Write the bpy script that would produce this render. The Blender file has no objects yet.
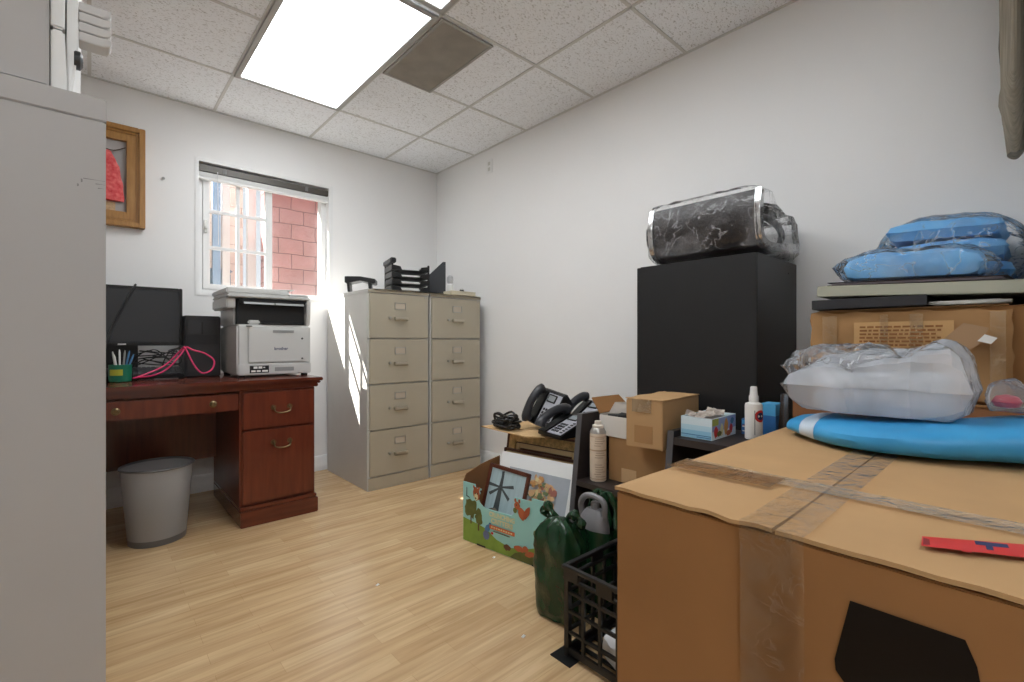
import bpy, bmesh, math, random
from mathutils import Vector, Matrix, Euler, noise as mnoise
R = math.radians
PI = math.pi
rnd = random.Random(7)
SC = bpy.context.scene
COL = SC.collection

# ------------------------------------------------------------------ materials
def lin(c):
    return tuple(((v/255)/12.92 if v/255 <= 0.04045 else ((v/255+0.055)/1.055)**2.4) for v in c)

MATS = {}
def mat(name, rgb, rough=0.5, metal=0.0, var=0.0, vscale=8.0, bump=0.0, bscale=60.0, coat=0.0, alpha=None,
        stretch=None, spec=0.5, rgb2=None, trans=0.0):
    if name in MATS:
        return MATS[name]
    m = bpy.data.materials.new(name)
    m.use_nodes = True
    nt = m.node_tree
    b = nt.nodes['Principled BSDF']
    c = lin(rgb)
    b.inputs['Base Color'].default_value = (*c, 1)
    b.inputs['Roughness'].default_value = rough
    b.inputs['Metallic'].default_value = metal
    b.inputs['Specular IOR Level'].default_value = spec
    b.inputs['Coat Weight'].default_value = coat
    if trans:
        b.inputs['Transmission Weight'].default_value = trans
    if alpha is not None:
        b.inputs['Alpha'].default_value = alpha
    tc = nt.nodes.new('ShaderNodeTexCoord')
    src = tc.outputs['Object']
    if stretch:
        mp = nt.nodes.new('ShaderNodeMapping')
        mp.inputs['Scale'].default_value = stretch
        nt.links.new(src, mp.inputs['Vector'])
        src = mp.outputs['Vector']
    if var or rgb2:
        n = nt.nodes.new('ShaderNodeTexNoise')
        n.inputs['Scale'].default_value = vscale
        n.inputs['Detail'].default_value = 5
        nt.links.new(src, n.inputs['Vector'])
        rp = nt.nodes.new('ShaderNodeValToRGB')
        rp.color_ramp.elements[0].position = 0.3
        rp.color_ramp.elements[1].position = 0.7
        if rgb2:
            ca, cb = lin(rgb2), c
        else:
            ca, cb = tuple(v*(1-var) for v in c), tuple(min(1, v*(1+var)) for v in c)
        rp.color_ramp.elements[0].color = (*ca, 1)
        rp.color_ramp.elements[1].color = (*cb, 1)
        nt.links.new(n.outputs['Fac'], rp.inputs['Fac'])
        nt.links.new(rp.outputs['Color'], b.inputs['Base Color'])
    if bump:
        n2 = nt.nodes.new('ShaderNodeTexNoise')
        n2.inputs['Scale'].default_value = bscale
        n2.inputs['Detail'].default_value = 4
        nt.links.new(src, n2.inputs['Vector'])
        bp = nt.nodes.new('ShaderNodeBump')
        bp.inputs['Strength'].default_value = bump
        bp.inputs['Distance'].default_value = 0.01
        nt.links.new(n2.outputs['Fac'], bp.inputs['Height'])
        nt.links.new(bp.outputs['Normal'], b.inputs['Normal'])
    MATS[name] = m
    return m

def film(name, rgb, lo, hi, rough=0.12, scale=14, bump=0.9, bscale=16, ridge=.035):
    """crinkled clear plastic: see-through, cloudy patches, bright thin creases, glossy skin"""
    if name in MATS: return MATS[name]
    m = bpy.data.materials.new(name); m.use_nodes = True; MATS[name] = m
    nt = m.node_tree; N = nt.nodes; L = nt.links
    N.remove(N['Principled BSDF'])
    tc = N.new('ShaderNodeTexCoord')
    n = N.new('ShaderNodeTexNoise'); n.inputs['Scale'].default_value = scale*.5; n.inputs['Detail'].default_value = 3; n.inputs['Distortion'].default_value = 1.2
    L.new(tc.outputs['Object'], n.inputs['Vector'])
    n2 = N.new('ShaderNodeTexNoise'); n2.inputs['Scale'].default_value = scale; n2.inputs['Detail'].default_value = 3; n2.inputs['Distortion'].default_value = .8
    L.new(tc.outputs['Object'], n2.inputs['Vector'])
    sb_ = N.new('ShaderNodeMath'); sb_.operation = 'SUBTRACT'; sb_.inputs[1].default_value = .5; L.new(n2.outputs['Fac'], sb_.inputs[0])
    ab = N.new('ShaderNodeMath'); ab.operation = 'ABSOLUTE'; L.new(sb_.outputs[0], ab.inputs[0])
    mr2 = N.new('ShaderNodeMapRange'); mr2.inputs['From Min'].default_value = 0; mr2.inputs['From Max'].default_value = ridge
    mr2.inputs['To Min'].default_value = hi-lo; mr2.inputs['To Max'].default_value = 0; L.new(ab.outputs[0], mr2.inputs['Value'])
    mr = N.new('ShaderNodeMapRange'); mr.inputs['From Min'].default_value = .42; mr.inputs['From Max'].default_value = .68
    mr.inputs['To Min'].default_value = lo; mr.inputs['To Max'].default_value = lo+(hi-lo)*.55; L.new(n.outputs['Fac'], mr.inputs['Value'])
    ad = N.new('ShaderNodeMath'); ad.operation = 'MAXIMUM'; L.new(mr.outputs['Result'], ad.inputs[0]); L.new(mr2.outputs['Result'], ad.inputs[1])
    tr = N.new('ShaderNodeBsdfTransparent'); df = N.new('ShaderNodeBsdfDiffuse'); df.inputs['Color'].default_value = (*lin(rgb), 1)
    mx = N.new('ShaderNodeMixShader'); L.new(ad.outputs[0], mx.inputs[0]); L.new(tr.outputs[0], mx.inputs[1]); L.new(df.outputs[0], mx.inputs[2])
    n3 = N.new('ShaderNodeTexNoise'); n3.inputs['Scale'].default_value = bscale; n3.inputs['Detail'].default_value = 3; n3.inputs['Distortion'].default_value = .6
    L.new(tc.outputs['Object'], n3.inputs['Vector'])
    bp = N.new('ShaderNodeBump'); bp.inputs['Strength'].default_value = bump; bp.inputs['Distance'].default_value = .02; L.new(n3.outputs['Fac'], bp.inputs['Height'])
    gl = N.new('ShaderNodeBsdfGlossy'); gl.inputs['Roughness'].default_value = rough; L.new(bp.outputs['Normal'], gl.inputs['Normal'])
    fr = N.new('ShaderNodeFresnel'); fr.inputs['IOR'].default_value = 1.2; L.new(bp.outputs['Normal'], fr.inputs['Normal'])
    mx2 = N.new('ShaderNodeMixShader'); L.new(fr.outputs[0], mx2.inputs[0]); L.new(mx.outputs[0], mx2.inputs[1]); L.new(gl.outputs[0], mx2.inputs[2])
    L.new(mx2.outputs[0], N['Material Output'].inputs['Surface'])
    return m

def emit(name, rgb, s):
    m = mat(name, rgb, 0.4)
    b = m.node_tree.nodes['Principled BSDF']
    b.inputs['Emission Color'].default_value = (*lin(rgb), 1)
    b.inputs['Emission Strength'].default_value = s
    return m

def floor_mat():
    m = bpy.data.materials.new('oak_strip_laminate')
    m.use_nodes = True
    nt = m.node_tree; N = nt.nodes; L = nt.links
    b = N['Principled BSDF']
    tc = N.new('ShaderNodeTexCoord')
    br = N.new('ShaderNodeTexBrick')
    br.offset = 0.37; br.offset_frequency = 2; br.squash = 1.0
    br.inputs['Scale'].default_value = 1
    br.inputs['Brick Width'].default_value = 0.43
    br.inputs['Row Height'].default_value = 0.064
    br.inputs['Mortar Size'].default_value = 0.0007
    br.inputs['Mortar Smooth'].default_value = 0.3
    br.inputs['Color1'].default_value = (*lin((220, 190, 148)), 1)
    br.inputs['Color2'].default_value = (*lin((206, 173, 130)), 1)
    br.inputs['Mortar'].default_value = (*lin((192, 158, 116)), 1)
    L.new(tc.outputs['Object'], br.inputs['Vector'])
    mp = N.new('ShaderNodeMapping'); mp.inputs['Scale'].default_value = (1.6, 30, 1)
    L.new(tc.outputs['Object'], mp.inputs['Vector'])
    n = N.new('ShaderNodeTexNoise'); n.inputs['Scale'].default_value = 1.6; n.inputs['Detail'].default_value = 8
    n.inputs['Distortion'].default_value = 0.6
    L.new(mp.outputs['Vector'], n.inputs['Vector'])
    rp = N.new('ShaderNodeValToRGB')
    rp.color_ramp.elements[0].position = 0.32; rp.color_ramp.elements[0].color = (0.60, 0.53, 0.44, 1)
    rp.color_ramp.elements[1].position = 0.62; rp.color_ramp.elements[1].color = (1, 1, 1, 1)
    L.new(n.outputs['Fac'], rp.inputs['Fac'])
    mx = N.new('ShaderNodeMix'); mx.data_type = 'RGBA'; mx.blend_type = 'MULTIPLY'
    mx.inputs[0].default_value = 0.55
    L.new(br.outputs['Color'], mx.inputs[6]); L.new(rp.outputs['Color'], mx.inputs[7])
    mp2 = N.new('ShaderNodeMapping'); mp2.inputs['Scale'].default_value = (1.2, 5, 1)
    L.new(tc.outputs['Object'], mp2.inputs['Vector'])
    n2 = N.new('ShaderNodeTexNoise'); n2.inputs['Scale'].default_value = 2.4; n2.inputs['Detail'].default_value = 3
    L.new(mp2.outputs['Vector'], n2.inputs['Vector'])
    rp2 = N.new('ShaderNodeValToRGB')
    rp2.color_ramp.elements[0].position = 0.3; rp2.color_ramp.elements[0].color = (0.86, 0.82, 0.76, 1)
    rp2.color_ramp.elements[1].position = 0.6; rp2.color_ramp.elements[1].color = (1, 1, 1, 1)
    L.new(n2.outputs['Fac'], rp2.inputs['Fac'])
    mx2 = N.new('ShaderNodeMix'); mx2.data_type = 'RGBA'; mx2.blend_type = 'MULTIPLY'; mx2.inputs[0].default_value = 0.8
    L.new(mx.outputs[2], mx2.inputs[6]); L.new(rp2.outputs['Color'], mx2.inputs[7])
    L.new(mx2.outputs[2], b.inputs['Base Color'])
    b.inputs['Roughness'].default_value = 0.27
    b.inputs['Specular IOR Level'].default_value = 0.45
    return m

def tile_mat():
    m = bpy.data.materials.new('fissured_ceiling_tile')
    m.use_nodes = True
    nt = m.node_tree; N = nt.nodes; L = nt.links
    b = N['Principled BSDF']; b.inputs['Roughness'].default_value = 0.95
    b.inputs['Specular IOR Level'].default_value = 0.1
    tc = N.new('ShaderNodeTexCoord')
    mp = N.new('ShaderNodeMapping'); mp.inputs['Scale'].default_value = (1, 2.0, 1)
    L.new(tc.outputs['Object'], mp.inputs['Vector'])
    n = N.new('ShaderNodeTexNoise'); n.inputs['Scale'].default_value = 85; n.inputs['Detail'].default_value = 2.5
    n.inputs['Distortion'].default_value = 0.7
    L.new(mp.outputs['Vector'], n.inputs['Vector'])
    rp = N.new('ShaderNodeValToRGB')
    rp.color_ramp.elements[0].position = 0.33; rp.color_ramp.elements[0].color = (*lin((196, 195, 194)), 1)
    rp.color_ramp.elements[1].position = 0.43; rp.color_ramp.elements[1].color = (*lin((250, 252, 255)), 1)
    L.new(n.outputs['Fac'], rp.inputs['Fac']); L.new(rp.outputs['Color'], b.inputs['Base Color'])
    bp = N.new('ShaderNodeBump'); bp.inputs['Strength'].default_value = 0.35; bp.inputs['Distance'].default_value = 0.004
    L.new(n.outputs['Fac'], bp.inputs['Height']); L.new(bp.outputs['Normal'], b.inputs['Normal'])
    return m

def block_mat(name, c1, c2, mortar, w, h, off=0.5):
    m = bpy.data.materials.new(name)
    m.use_nodes = True
    nt = m.node_tree; N = nt.nodes; L = nt.links
    b = N['Principled BSDF']; b.inputs['Roughness'].default_value = 0.9
    tc = N.new('ShaderNodeTexCoord')
    sx = N.new('ShaderNodeSeparateXYZ'); cx = N.new('ShaderNodeCombineXYZ')
    L.new(tc.outputs['Object'], sx.inputs[0])
    L.new(sx.outputs['X'], cx.inputs['X']); L.new(sx.outputs['Z'], cx.inputs['Y'])
    n0 = N.new('ShaderNodeTexNoise'); n0.inputs['Scale'].default_value = 5
    L.new(cx.outputs[0], n0.inputs['Vector'])
    ad = N.new('ShaderNodeVectorMath'); ad.operation = 'MULTIPLY_ADD'
    ad.inputs[1].default_value = (0.03, 0.03, 0)
    L.new(n0.outputs['Color'], ad.inputs[0]); L.new(cx.outputs[0], ad.inputs[2])
    br = N.new('ShaderNodeTexBrick'); br.offset = off
    br.inputs['Scale'].default_value = 1
    br.inputs['Brick Width'].default_value = w; br.inputs['Row Height'].default_value = h
    br.inputs['Mortar Size'].default_value = 0.005; br.inputs['Mortar Smooth'].default_value = 0.6
    br.inputs['Color1'].default_value = (*lin(c1), 1); br.inputs['Color2'].default_value = (*lin(c2), 1)
    br.inputs['Mortar'].default_value = (*lin(mortar), 1)
    L.new(ad.outputs[0], br.inputs['Vector'])
    n = N.new('ShaderNodeTexNoise'); n.inputs['Scale'].default_value = 9; n.inputs['Detail'].default_value = 6
    L.new(tc.outputs['Object'], n.inputs['Vector'])
    rp = N.new('ShaderNodeValToRGB')
    rp.color_ramp.elements[0].position = 0.3; rp.color_ramp.elements[0].color = (0.78, 0.76, 0.76, 1)
    rp.color_ramp.elements[1].position = 0.65; rp.color_ramp.elements[1].color = (1, 1, 1, 1)
    L.new(n.outputs['Fac'], rp.inputs['Fac'])
    mx = N.new('ShaderNodeMix'); mx.data_type = 'RGBA'; mx.blend_type = 'MULTIPLY'; mx.inputs[0].default_value = 0.7
    L.new(br.outputs['Color'], mx.inputs[6]); L.new(rp.outputs['Color'], mx.inputs[7])
    L.new(mx.outputs[2], b.inputs['Base Color'])
    return m

def mesh_screen_mat(name, rgb, hole=0.45):
    """fine perforated metal"""
    m = mat(name, rgb, 0.4, metal=0.75)
    nt = m.node_tree; N = nt.nodes; L = nt.links
    b = N['Principled BSDF']
    tc = N.new('ShaderNodeTexCoord')
    vo = N.new('ShaderNodeTexVoronoi'); vo.inputs['Scale'].default_value = 330; vo.inputs['Randomness'].default_value = 0.1
    L.new(tc.outputs['Object'], vo.inputs['Vector'])
    mt = N.new('ShaderNodeMath'); mt.operation = 'GREATER_THAN'; mt.inputs[1].default_value = hole
    L.new(vo.outputs['Distance'], mt.inputs[0]); L.new(mt.outputs[0], b.inputs['Alpha'])
    return m

WALL = mat('matt_white_wall_paint', (241, 240, 239), 0.42, var=0.012, vscale=2, bump=0.04, bscale=150, spec=0.35)
TRIM = mat('white_trim_paint', (236, 236, 235), 0.35)
CARD = mat('corrugated_cardboard', (190, 153, 110), 0.85, var=0.05, vscale=6, bump=0.1, bscale=25, spec=0.15)
CARD2 = mat('darker_cardboard', (174, 134, 92), 0.85, var=0.06, vscale=9, bump=0.1, bscale=30, spec=0.15)
CARD3 = mat('reddish_shaded_cardboard', (160, 116, 74), 0.85, var=0.06, vscale=7, spec=0.15)  # reddish card; on the large carton body it also paints the shade
KRAFT = mat('brown_kraft_inside', (140, 100, 68), 0.9, var=0.05, spec=0.1)
TAPE = film('clear_packing_tape', (196, 178, 156), 0.30, 0.75, rough=0.18, scale=30, bump=0.5, bscale=40)
TAPE2 = film('thin_clear_tape', (196, 170, 138), 0.08, 0.4, rough=0.22, scale=22, bump=0.4, bscale=30)
TAPED = film('brown_packing_tape', (158, 112, 66), 0.45, 0.85, rough=0.25, scale=30, bump=0.5, bscale=40)
CLEAR = film('clear_plastic_film', (222, 224, 228), 0.06, 0.45, rough=0.1)
MILKY = film('milky_plastic_film', (232, 238, 246), 0.42, 0.8, rough=0.15, scale=7, ridge=.02)
BLACKM = mat('black_painted_steel', (30, 30, 31), 0.42, var=0.1, spec=0.45)
BLACKP = mat('black_plastic', (24, 24, 25), 0.35)
DARKP = mat('charcoal_plastic', (48, 48, 50), 0.4)
GREYP = mat('pale_grey_plastic', (205, 205, 202), 0.4)
GREYQ = mat('mid_grey_plastic', (150, 150, 148), 0.45)
WHITEP = mat('white_plastic', (235, 235, 233), 0.35)
PAPER = mat('white_paper', (238, 236, 230), 0.8)
BEIGE = mat('beige_cabinet_paint', (180, 171, 151), 0.42, var=0.02)
CABSIDE = mat('daylit_cabinet_side', (200, 199, 195), 0.4, var=0.02)  # paler and greyer than the drawers: daylight on the sides put into the colour
TALLG = mat('light_grey_cabinet_paint', (186, 184, 183), 0.45, var=0.01)
CHROME = mat('polished_chrome', (225, 225, 225), 0.15, metal=1)
STEEL = mat('brushed_steel', (180, 178, 172), 0.35, metal=0.8)
BRASS = mat('antique_brass', (122, 104, 76), 0.35, metal=0.9)
WOOD = mat('cherry_wood_veneer', (116, 52, 32), 0.32, rgb2=(92, 38, 24), vscale=3, stretch=(14, 14, 1.2), coat=0.25)
WOODT = mat('cherry_wood_moulding', (112, 50, 32), 0.25, rgb2=(90, 38, 24), vscale=3, stretch=(1.2, 14, 14), coat=0.4)
ESPRESSO = mat('espresso_laminate', (52, 44, 42), 0.45, var=0.1, vscale=5, stretch=(3, 30, 3))
EDGEG = mat('dark_grey_edge_band', (86, 84, 86), 0.5)
GOLDW = mat('gold_oak_frame', (180, 132, 70), 0.35, rgb2=(156, 108, 52), vscale=4, stretch=(20, 20, 2))
LEATHER = mat('black_brown_leather', (44, 36, 33), 0.4, bump=0.25, bscale=90)
BLUE = mat('sky_blue_fabric', (132, 194, 240), 0.7, rgb2=(98, 168, 226), vscale=10, bump=0.25, bscale=22)
BLUEB = mat('bright_blue_vinyl', (66, 166, 222), 0.4, rgb2=(52, 148, 206), vscale=6, bump=0.15, bscale=14)
GREENB = mat('dark_green_plastic_film', (24, 56, 33), 0.2, bump=1.0, bscale=12)
TEAL = mat('mint_printed_card', (158, 212, 208), 0.6)
GRASSG = mat('grass_green_print', (132, 160, 66), 0.6, var=0.12, vscale=20)
OLIVE = mat('olive_print', (98, 104, 52), 0.6, var=0.2, vscale=25)
ORANGE = mat('orange_brown_print', (182, 98, 60), 0.6)
DEEPBR = mat('brown_print', (96, 62, 44), 0.6)
CREAM = mat('cream_print', (222, 216, 170), 0.6)
BLUEPR = mat('blue_print', (78, 128, 172), 0.6)
NAVY = mat('navy_print', (34, 48, 92), 0.6)
REDP = mat('red_print', (206, 48, 44), 0.5)
INK = mat('black_ink', (26, 24, 26), 0.45)
GREYT = mat('grey_print', (120, 118, 118), 0.6)
PINKC = mat('pink_cable_jacket', (222, 58, 110), 0.4)
GLASS = mat('window_glass', (255, 255, 255), 0.0, alpha=0.06, spec=0.5)

# ------------------------------------------------------------------ geometry helpers
class MB:
    def __init__(s):
        s.v = []; s.f = []; s.mi = []
    def add(s, vs, fs, mi=0):
        o = len(s.v)
        s.v += [Vector(p) for p in vs]
        for f in fs:
            s.f.append([o+i for i in f]); s.mi.append(mi)
        return s
    def box(s, x0, x1, y0, y1, z0, z1, mi=0):
        vs = [(x, y, z) for z in (z0, z1) for y in (y0, y1) for x in (x0, x1)]
        return s.add(vs, [(0, 2, 3, 1), (4, 5, 7, 6), (0, 1, 5, 4), (2, 6, 7, 3), (0, 4, 6, 2), (1, 3, 7, 5)], mi)
    def obox(s, c, ax, ay, az, mi=0):
        c, ax, ay, az = Vector(c), Vector(ax), Vector(ay), Vector(az)
        vs = [c+ax*i+ay*j+az*k for k in (-.5, .5) for j in (-.5, .5) for i in (-.5, .5)]
        return s.add(vs, [(0, 2, 3, 1), (4, 5, 7, 6), (0, 1, 5, 4), (2, 6, 7, 3), (0, 4, 6, 2), (1, 3, 7, 5)], mi)
    def prism(s, poly, d, mi=0):
        """poly: 3-D points in a plane, d: extrusion vector"""
        d = Vector(d); n = len(poly)
        vs = [Vector(p) for p in poly]+[Vector(p)+d for p in poly]
        fs = [list(range(n))[::-1], list(range(n, 2*n))]+[(i, (i+1) % n, n+(i+1) % n, n+i) for i in range(n)]
        return s.add(vs, fs, mi)
    def tube(s, pts, r, n=8, mi=0, closed=False):
        pts = [Vector(p) for p in pts]; m = len(pts)
        rr = r if isinstance(r, (list, tuple)) else [r]*m
        rings = []; up = None
        for i, p in enumerate(pts):
            a = pts[i-1] if (i > 0 or closed) else p
            b = pts[(i+1) % m] if (i < m-1 or closed) else p
            t = (b-a)
            if t.length < 1e-9: t = Vector((0, 0, 1))
            t.normalize()
            if up is None:
                up = Vector((0, 0, 1)) if abs(t.z) < .9 else Vector((1, 0, 0))
            u = up-t*up.dot(t)
            if u.length < 1e-6: u = t.orthogonal()
            u.normalize(); w = t.cross(u); up = u
            rings.append([p+(u*math.cos(2*PI*k/n)+w*math.sin(2*PI*k/n))*rr[i] for k in range(n)])
        fs = []
        for i in range(m if closed else m-1):
            j = (i+1) % m
            for k in range(n):
                fs.append((i*n+k, i*n+(k+1) % n, j*n+(k+1) % n, j*n+k))
        if not closed:
            fs.append(tuple(range(n))[::-1]); fs.append(tuple((m-1)*n+k for k in range(n)))
        return s.add([v for q in rings for v in q], fs, mi)
    def lathe(s, prof, c=(0, 0, 0), n=24, sx=1, sy=1, mi=0, cap=True):
        c = Vector(c)
        vs = [c+Vector((r*sx*math.cos(2*PI*k/n), r*sy*math.sin(2*PI*k/n), z)) for r, z in prof for k in range(n)]
        fs = [(i*n+k, i*n+(k+1) % n, (i+1)*n+(k+1) % n, (i+1)*n+k) for i in range(len(prof)-1) for k in range(n)]
        if cap:
            fs.append(tuple(range(n))[::-1]); fs.append(tuple((len(prof)-1)*n+k for k in range(n)))
        return s.add(vs, fs, mi)
    def loft(s, rings, mi=0, cap=True):
        n = len(rings[0])
        vs = [p for q in rings for p in q]
        fs = [(i*n+k, i*n+(k+1) % n, (i+1)*n+(k+1) % n, (i+1)*n+k) for i in range(len(rings)-1) for k in range(n)]
        if cap:
            fs.append(tuple(range(n))[::-1]); fs.append(tuple((len(rings)-1)*n+k for k in range(n)))
        return s.add(vs, fs, mi)
    def grid(s, fn, nu, nv, mi=0):
        vs = [fn(i/nu, j/nv) for j in range(nv+1) for i in range(nu+1)]
        w = nu+1
        return s.add(vs, [(j*w+i, j*w+i+1, (j+1)*w+i+1, (j+1)*w+i) for j in range(nv) for i in range(nu)], mi)
    def xf(s, M):
        s.v = [M @ p for p in s.v]; return s
    def crinkle(s, amp, sc, seed=0):
        for i, p in enumerate(s.v):
            q = p*sc+Vector((seed, seed*1.7, seed*2.3))
            s.v[i] = p+Vector(mnoise.noise_vector(q))*amp+Vector(mnoise.noise_vector(q*2.7))*amp*.4
        return s
    def build(s, name, mats, parent=None, bevel=0, seg=2, local=False, sub=0, flat=False, sharp=35, loc=None):
        """links ONE mesh object. Coordinates are world unless local=True (parent's own frame)."""
        mats = mats if isinstance(mats, (list, tuple)) else [mats]
        me = bpy.data.meshes.new(name)
        vs = s.v
        if parent is not None and not local:
            Mi = WM[parent.name].inverted()
            vs = [Mi @ p for p in vs]
        off = Vector(loc) if loc is not None else Vector((0, 0, 0))
        me.from_pydata([tuple(p-off) for p in vs], [], s.f)
        for i, p in enumerate(me.polygons):
            p.material_index = s.mi[i]
        for m in mats: me.materials.append(m)
        bm = bmesh.new(); bm.from_mesh(me)
        bmesh.ops.recalc_face_normals(bm, faces=bm.faces)
        if bevel:
            es = [e for e in bm.edges if len(e.link_faces) == 2 and e.calc_face_angle(0) > R(40)]
            bmesh.ops.bevel(bm, geom=es, offset=bevel, segments=seg, affect='EDGES', clamp_overlap=True)
        bm.to_mesh(me); bm.free()
        if not flat:
            for p in me.polygons: p.use_smooth = True
            me.set_sharp_from_angle(angle=R(sharp))
        o = bpy.data.objects.new(name, me)
        COL.objects.link(o)
        if parent is not None:
            o.parent = parent
            WM[o.name] = WM[parent.name]
        else:
            o.location = off
            WM[o.name] = Matrix.Translation(off)
        if sub:
            md = o.modifiers.new('smooth', 'SUBSURF'); md.levels = sub; md.render_levels = sub
        return o
WM = {}

def tag(o, label, cat, group=None):
    o['label'] = label; o['category'] = cat
    if group: o['group'] = group
    return o

def thing(name, label, cat, loc=(0, 0, 0), rot=(0, 0, 0), group=None):
    o = bpy.data.objects.new(name, None); COL.objects.link(o)
    o.empty_display_size = .05
    o.location = loc; o.rotation_euler = rot
    WM[o.name] = Matrix.Translation(Vector(loc)) @ Euler(rot).to_matrix().to_4x4()
    return tag(o, label, cat, group)

def struct(o):
    o['kind'] = 'structure'; return o

def dup(root, loc, rot, label):
    r = root.copy(); COL.objects.link(r); r.location = loc; r.rotation_euler = rot; r['label'] = label
    for ch in list(root.children):
        c = ch.copy(); COL.objects.link(c); c.parent = r
        for g in list(ch.children):
            d = g.copy(); COL.objects.link(d); d.parent = c
    return r

def text_mb(txt, size, M, mi=0, mb=None, bold=0.0, sx=1.0, align='CENTER'):
    cu = bpy.data.curves.new('lettering', 'FONT'); cu.body = txt; cu.size = size
    cu.align_x = align; cu.align_y = 'CENTER'; cu.offset = bold; cu.resolution_u = 3
    o = bpy.data.objects.new('lettering', cu)
    COL.objects.link(o)
    me = bpy.data.meshes.new_from_object(o)
    mb = mb or MB()
    S = Matrix.Diagonal((sx, 1, 1, 1))
    mb.add([M @ (S @ v.co) for v in me.vertices], [tuple(p.vertices) for p in me.polygons], mi)
    bpy.data.objects.remove(o); bpy.data.curves.remove(cu); bpy.data.meshes.remove(me)
    return mb

def frame_mx(o, u, v):
    """4x4: local x->u, y->v, z->u x v, origin o"""
    u, v = Vector(u).normalized(), Vector(v).normalized()
    w = u.cross(v)
    M = Matrix((u, v, w)).transposed().to_4x4(); M.translation = Vector(o)
    return M

class Decal:
    """flat printed shapes on a face; every layer is lifted a fraction of a millimetre"""
    def __init__(s, o, u, v, step=.0004):
        s.M = frame_mx(o, u, v); s.mb = MB(); s.mats = []; s.z = step; s.step = step
    def m(s, mt):
        if mt not in s.mats: s.mats.append(mt)
        return s.mats.index(mt)
    def poly(s, pts, mt):
        n = len(pts)
        s.mb.add([s.M @ Vector((p[0], p[1], s.z)) for p in pts], [tuple(range(n))], s.m(mt)); s.z += s.step*.25
    def rect(s, x0, x1, y0, y1, mt): s.poly([(x0, y0), (x1, y0), (x1, y1), (x0, y1)], mt)
    def ell(s, cx, cy, rx, ry, mt, rot=0, n=18, wob=0, seed=0):
        ps = []
        for k in range(n):
            a = 2*PI*k/n; q = 1+wob*mnoise.noise(Vector((math.cos(a)*2+seed, math.sin(a)*2, seed*1.3)))
            x, y = rx*q*math.cos(a), ry*q*math.sin(a)
            ps.append((cx+x*math.cos(rot)-y*math.sin(rot), cy+x*math.sin(rot)+y*math.cos(rot)))
        s.poly(ps, mt)
    def text(s, t, cx, cy, size, mt, sx=1, bold=0.0):
        text_mb(t, size, s.M @ Matrix.Translation((cx, cy, s.z)), s.m(mt), s.mb, bold, sx); s.z += s.step*.25
    def build(s, name, parent):
        o = s.mb.build(name, s.mats, parent, flat=True)
        return o

def arc(c, r, a0, a1, n, ax, ay):
    c, ax, ay = Vector(c), Vector(ax), Vector(ay)
    return [c+ax*r*math.cos(a0+(a1-a0)*i/n)+ay*r*math.sin(a0+(a1-a0)*i/n) for i in range(n+1)]

def spline(pts, n=8):
    """Catmull-Rom through the points"""
    P = [Vector(p) for p in pts]; P = [P[0]*2-P[1]]+P+[P[-1]*2-P[-2]]
    out = []
    for i in range(1, len(P)-2):
        for k in range(n):
            t = k/n
            a, b, c, d = P[i-1:i+3]
            out.append(.5*((2*b)+(c-a)*t+(2*a-5*b+4*c-d)*t*t+(3*b-a-3*c+d)*t**3))
    out.append(P[-2]); return out

# ------------------------------------------------------------------ camera
CAMZ = 0.98
cam_d = bpy.data.cameras.new('camera'); cam = bpy.data.objects.new('camera', cam_d); COL.objects.link(cam)
cam.location = (0, 0, CAMZ)
cam.rotation_euler = (R(90), 0, R(48.0-90))
cam_d.sensor_width = 36; cam_d.lens = 468/1024*36; cam_d.clip_start = .02
SC.camera = cam

# ------------------------------------------------------------------ setting
XR, YB, ZC = 2.34, 3.62, 2.5       # right wall, window wall, ceiling
XL, YR = -1.5, -1.7
f = struct(MB().box(XL-.12, XR+.12, YR-.12, YB+.14, -.05, 0).build('floor', floor_mat()))
c = struct(MB().box(XL-.12, XR+.12, YR-.12, YB+.14, ZC, ZC+.05).build('ceiling', tile_mat()))
g = MB()
rows = [3.05-.61*k for k in range(8)]
cols = [-1.225+.61*k for k in range(6)]
for y in rows: g.box(XL, XR, y-.008, y+.008, ZC-.004, ZC+.002)
for x in cols: g.box(x-.008, x+.008, YR, YB, ZC-.004, ZC+.002)
g.box(XL, XR, YB-.014, YB, ZC-.005, ZC+.002); g.box(XR-.014, XR, 0, YB, ZC-.005, ZC+.002)
g.box(XL, XL+.014, YR, YB, ZC-.005, ZC+.002)
struct(g.build('ceiling_grid', mat('grid_white_enamel', (214, 213, 210), .4), c))

WX0, WX1, WZ0, WZ1 = .500, 1.392, 1.275, 2.172
w = MB()
w.box(XL-.12, WX0, YB, YB+.14, 0, ZC); w.box(WX1, XR+.12, YB, YB+.14, 0, ZC)
w.box(WX0, WX1, YB, YB+.14, 0, WZ0); w.box(WX0, WX1, YB, YB+.14, WZ1, ZC)
struct(w.build('wall_back', WALL))
ABSORBER = mat('dark_bounce_absorber', (118, 106, 96), .95, var=.08, vscale=12, bump=.3, bscale=80)
w = MB(); ya, yb = YB+.1405, YB+.16
w.box(XL-.12, WX0, ya, yb, 0, ZC); w.box(WX1, XR+.12, ya, yb, 0, ZC); w.box(WX0, WX1, ya, yb, 0, WZ0); w.box(WX0, WX1, ya, yb, WZ1, 2.41)
struct(w.build('wall_outside_absorber', ABSORBER))  # dark slabs added out of view to cut sunlight bounced at the outside walls
struct(MB().box(XR, XR+.12, -.12, YB, 0, ZC).build('wall_right', WALL))
struct(MB().box(1.66, XR, -.12, 0, 0, ZC).build('wall_front', WALL))
struct(MB().box(XL-.12, XL, YR, YB, 0, ZC).build('wall_left', WALL))
struct(MB().box(XL, 1.78, YR-.12, YR, 0, ZC).build('wall_rear', WALL))
struct(MB().box(1.66, 1.78, YR, -.12, 0, ZC).build('wall_side', WALL))
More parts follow.
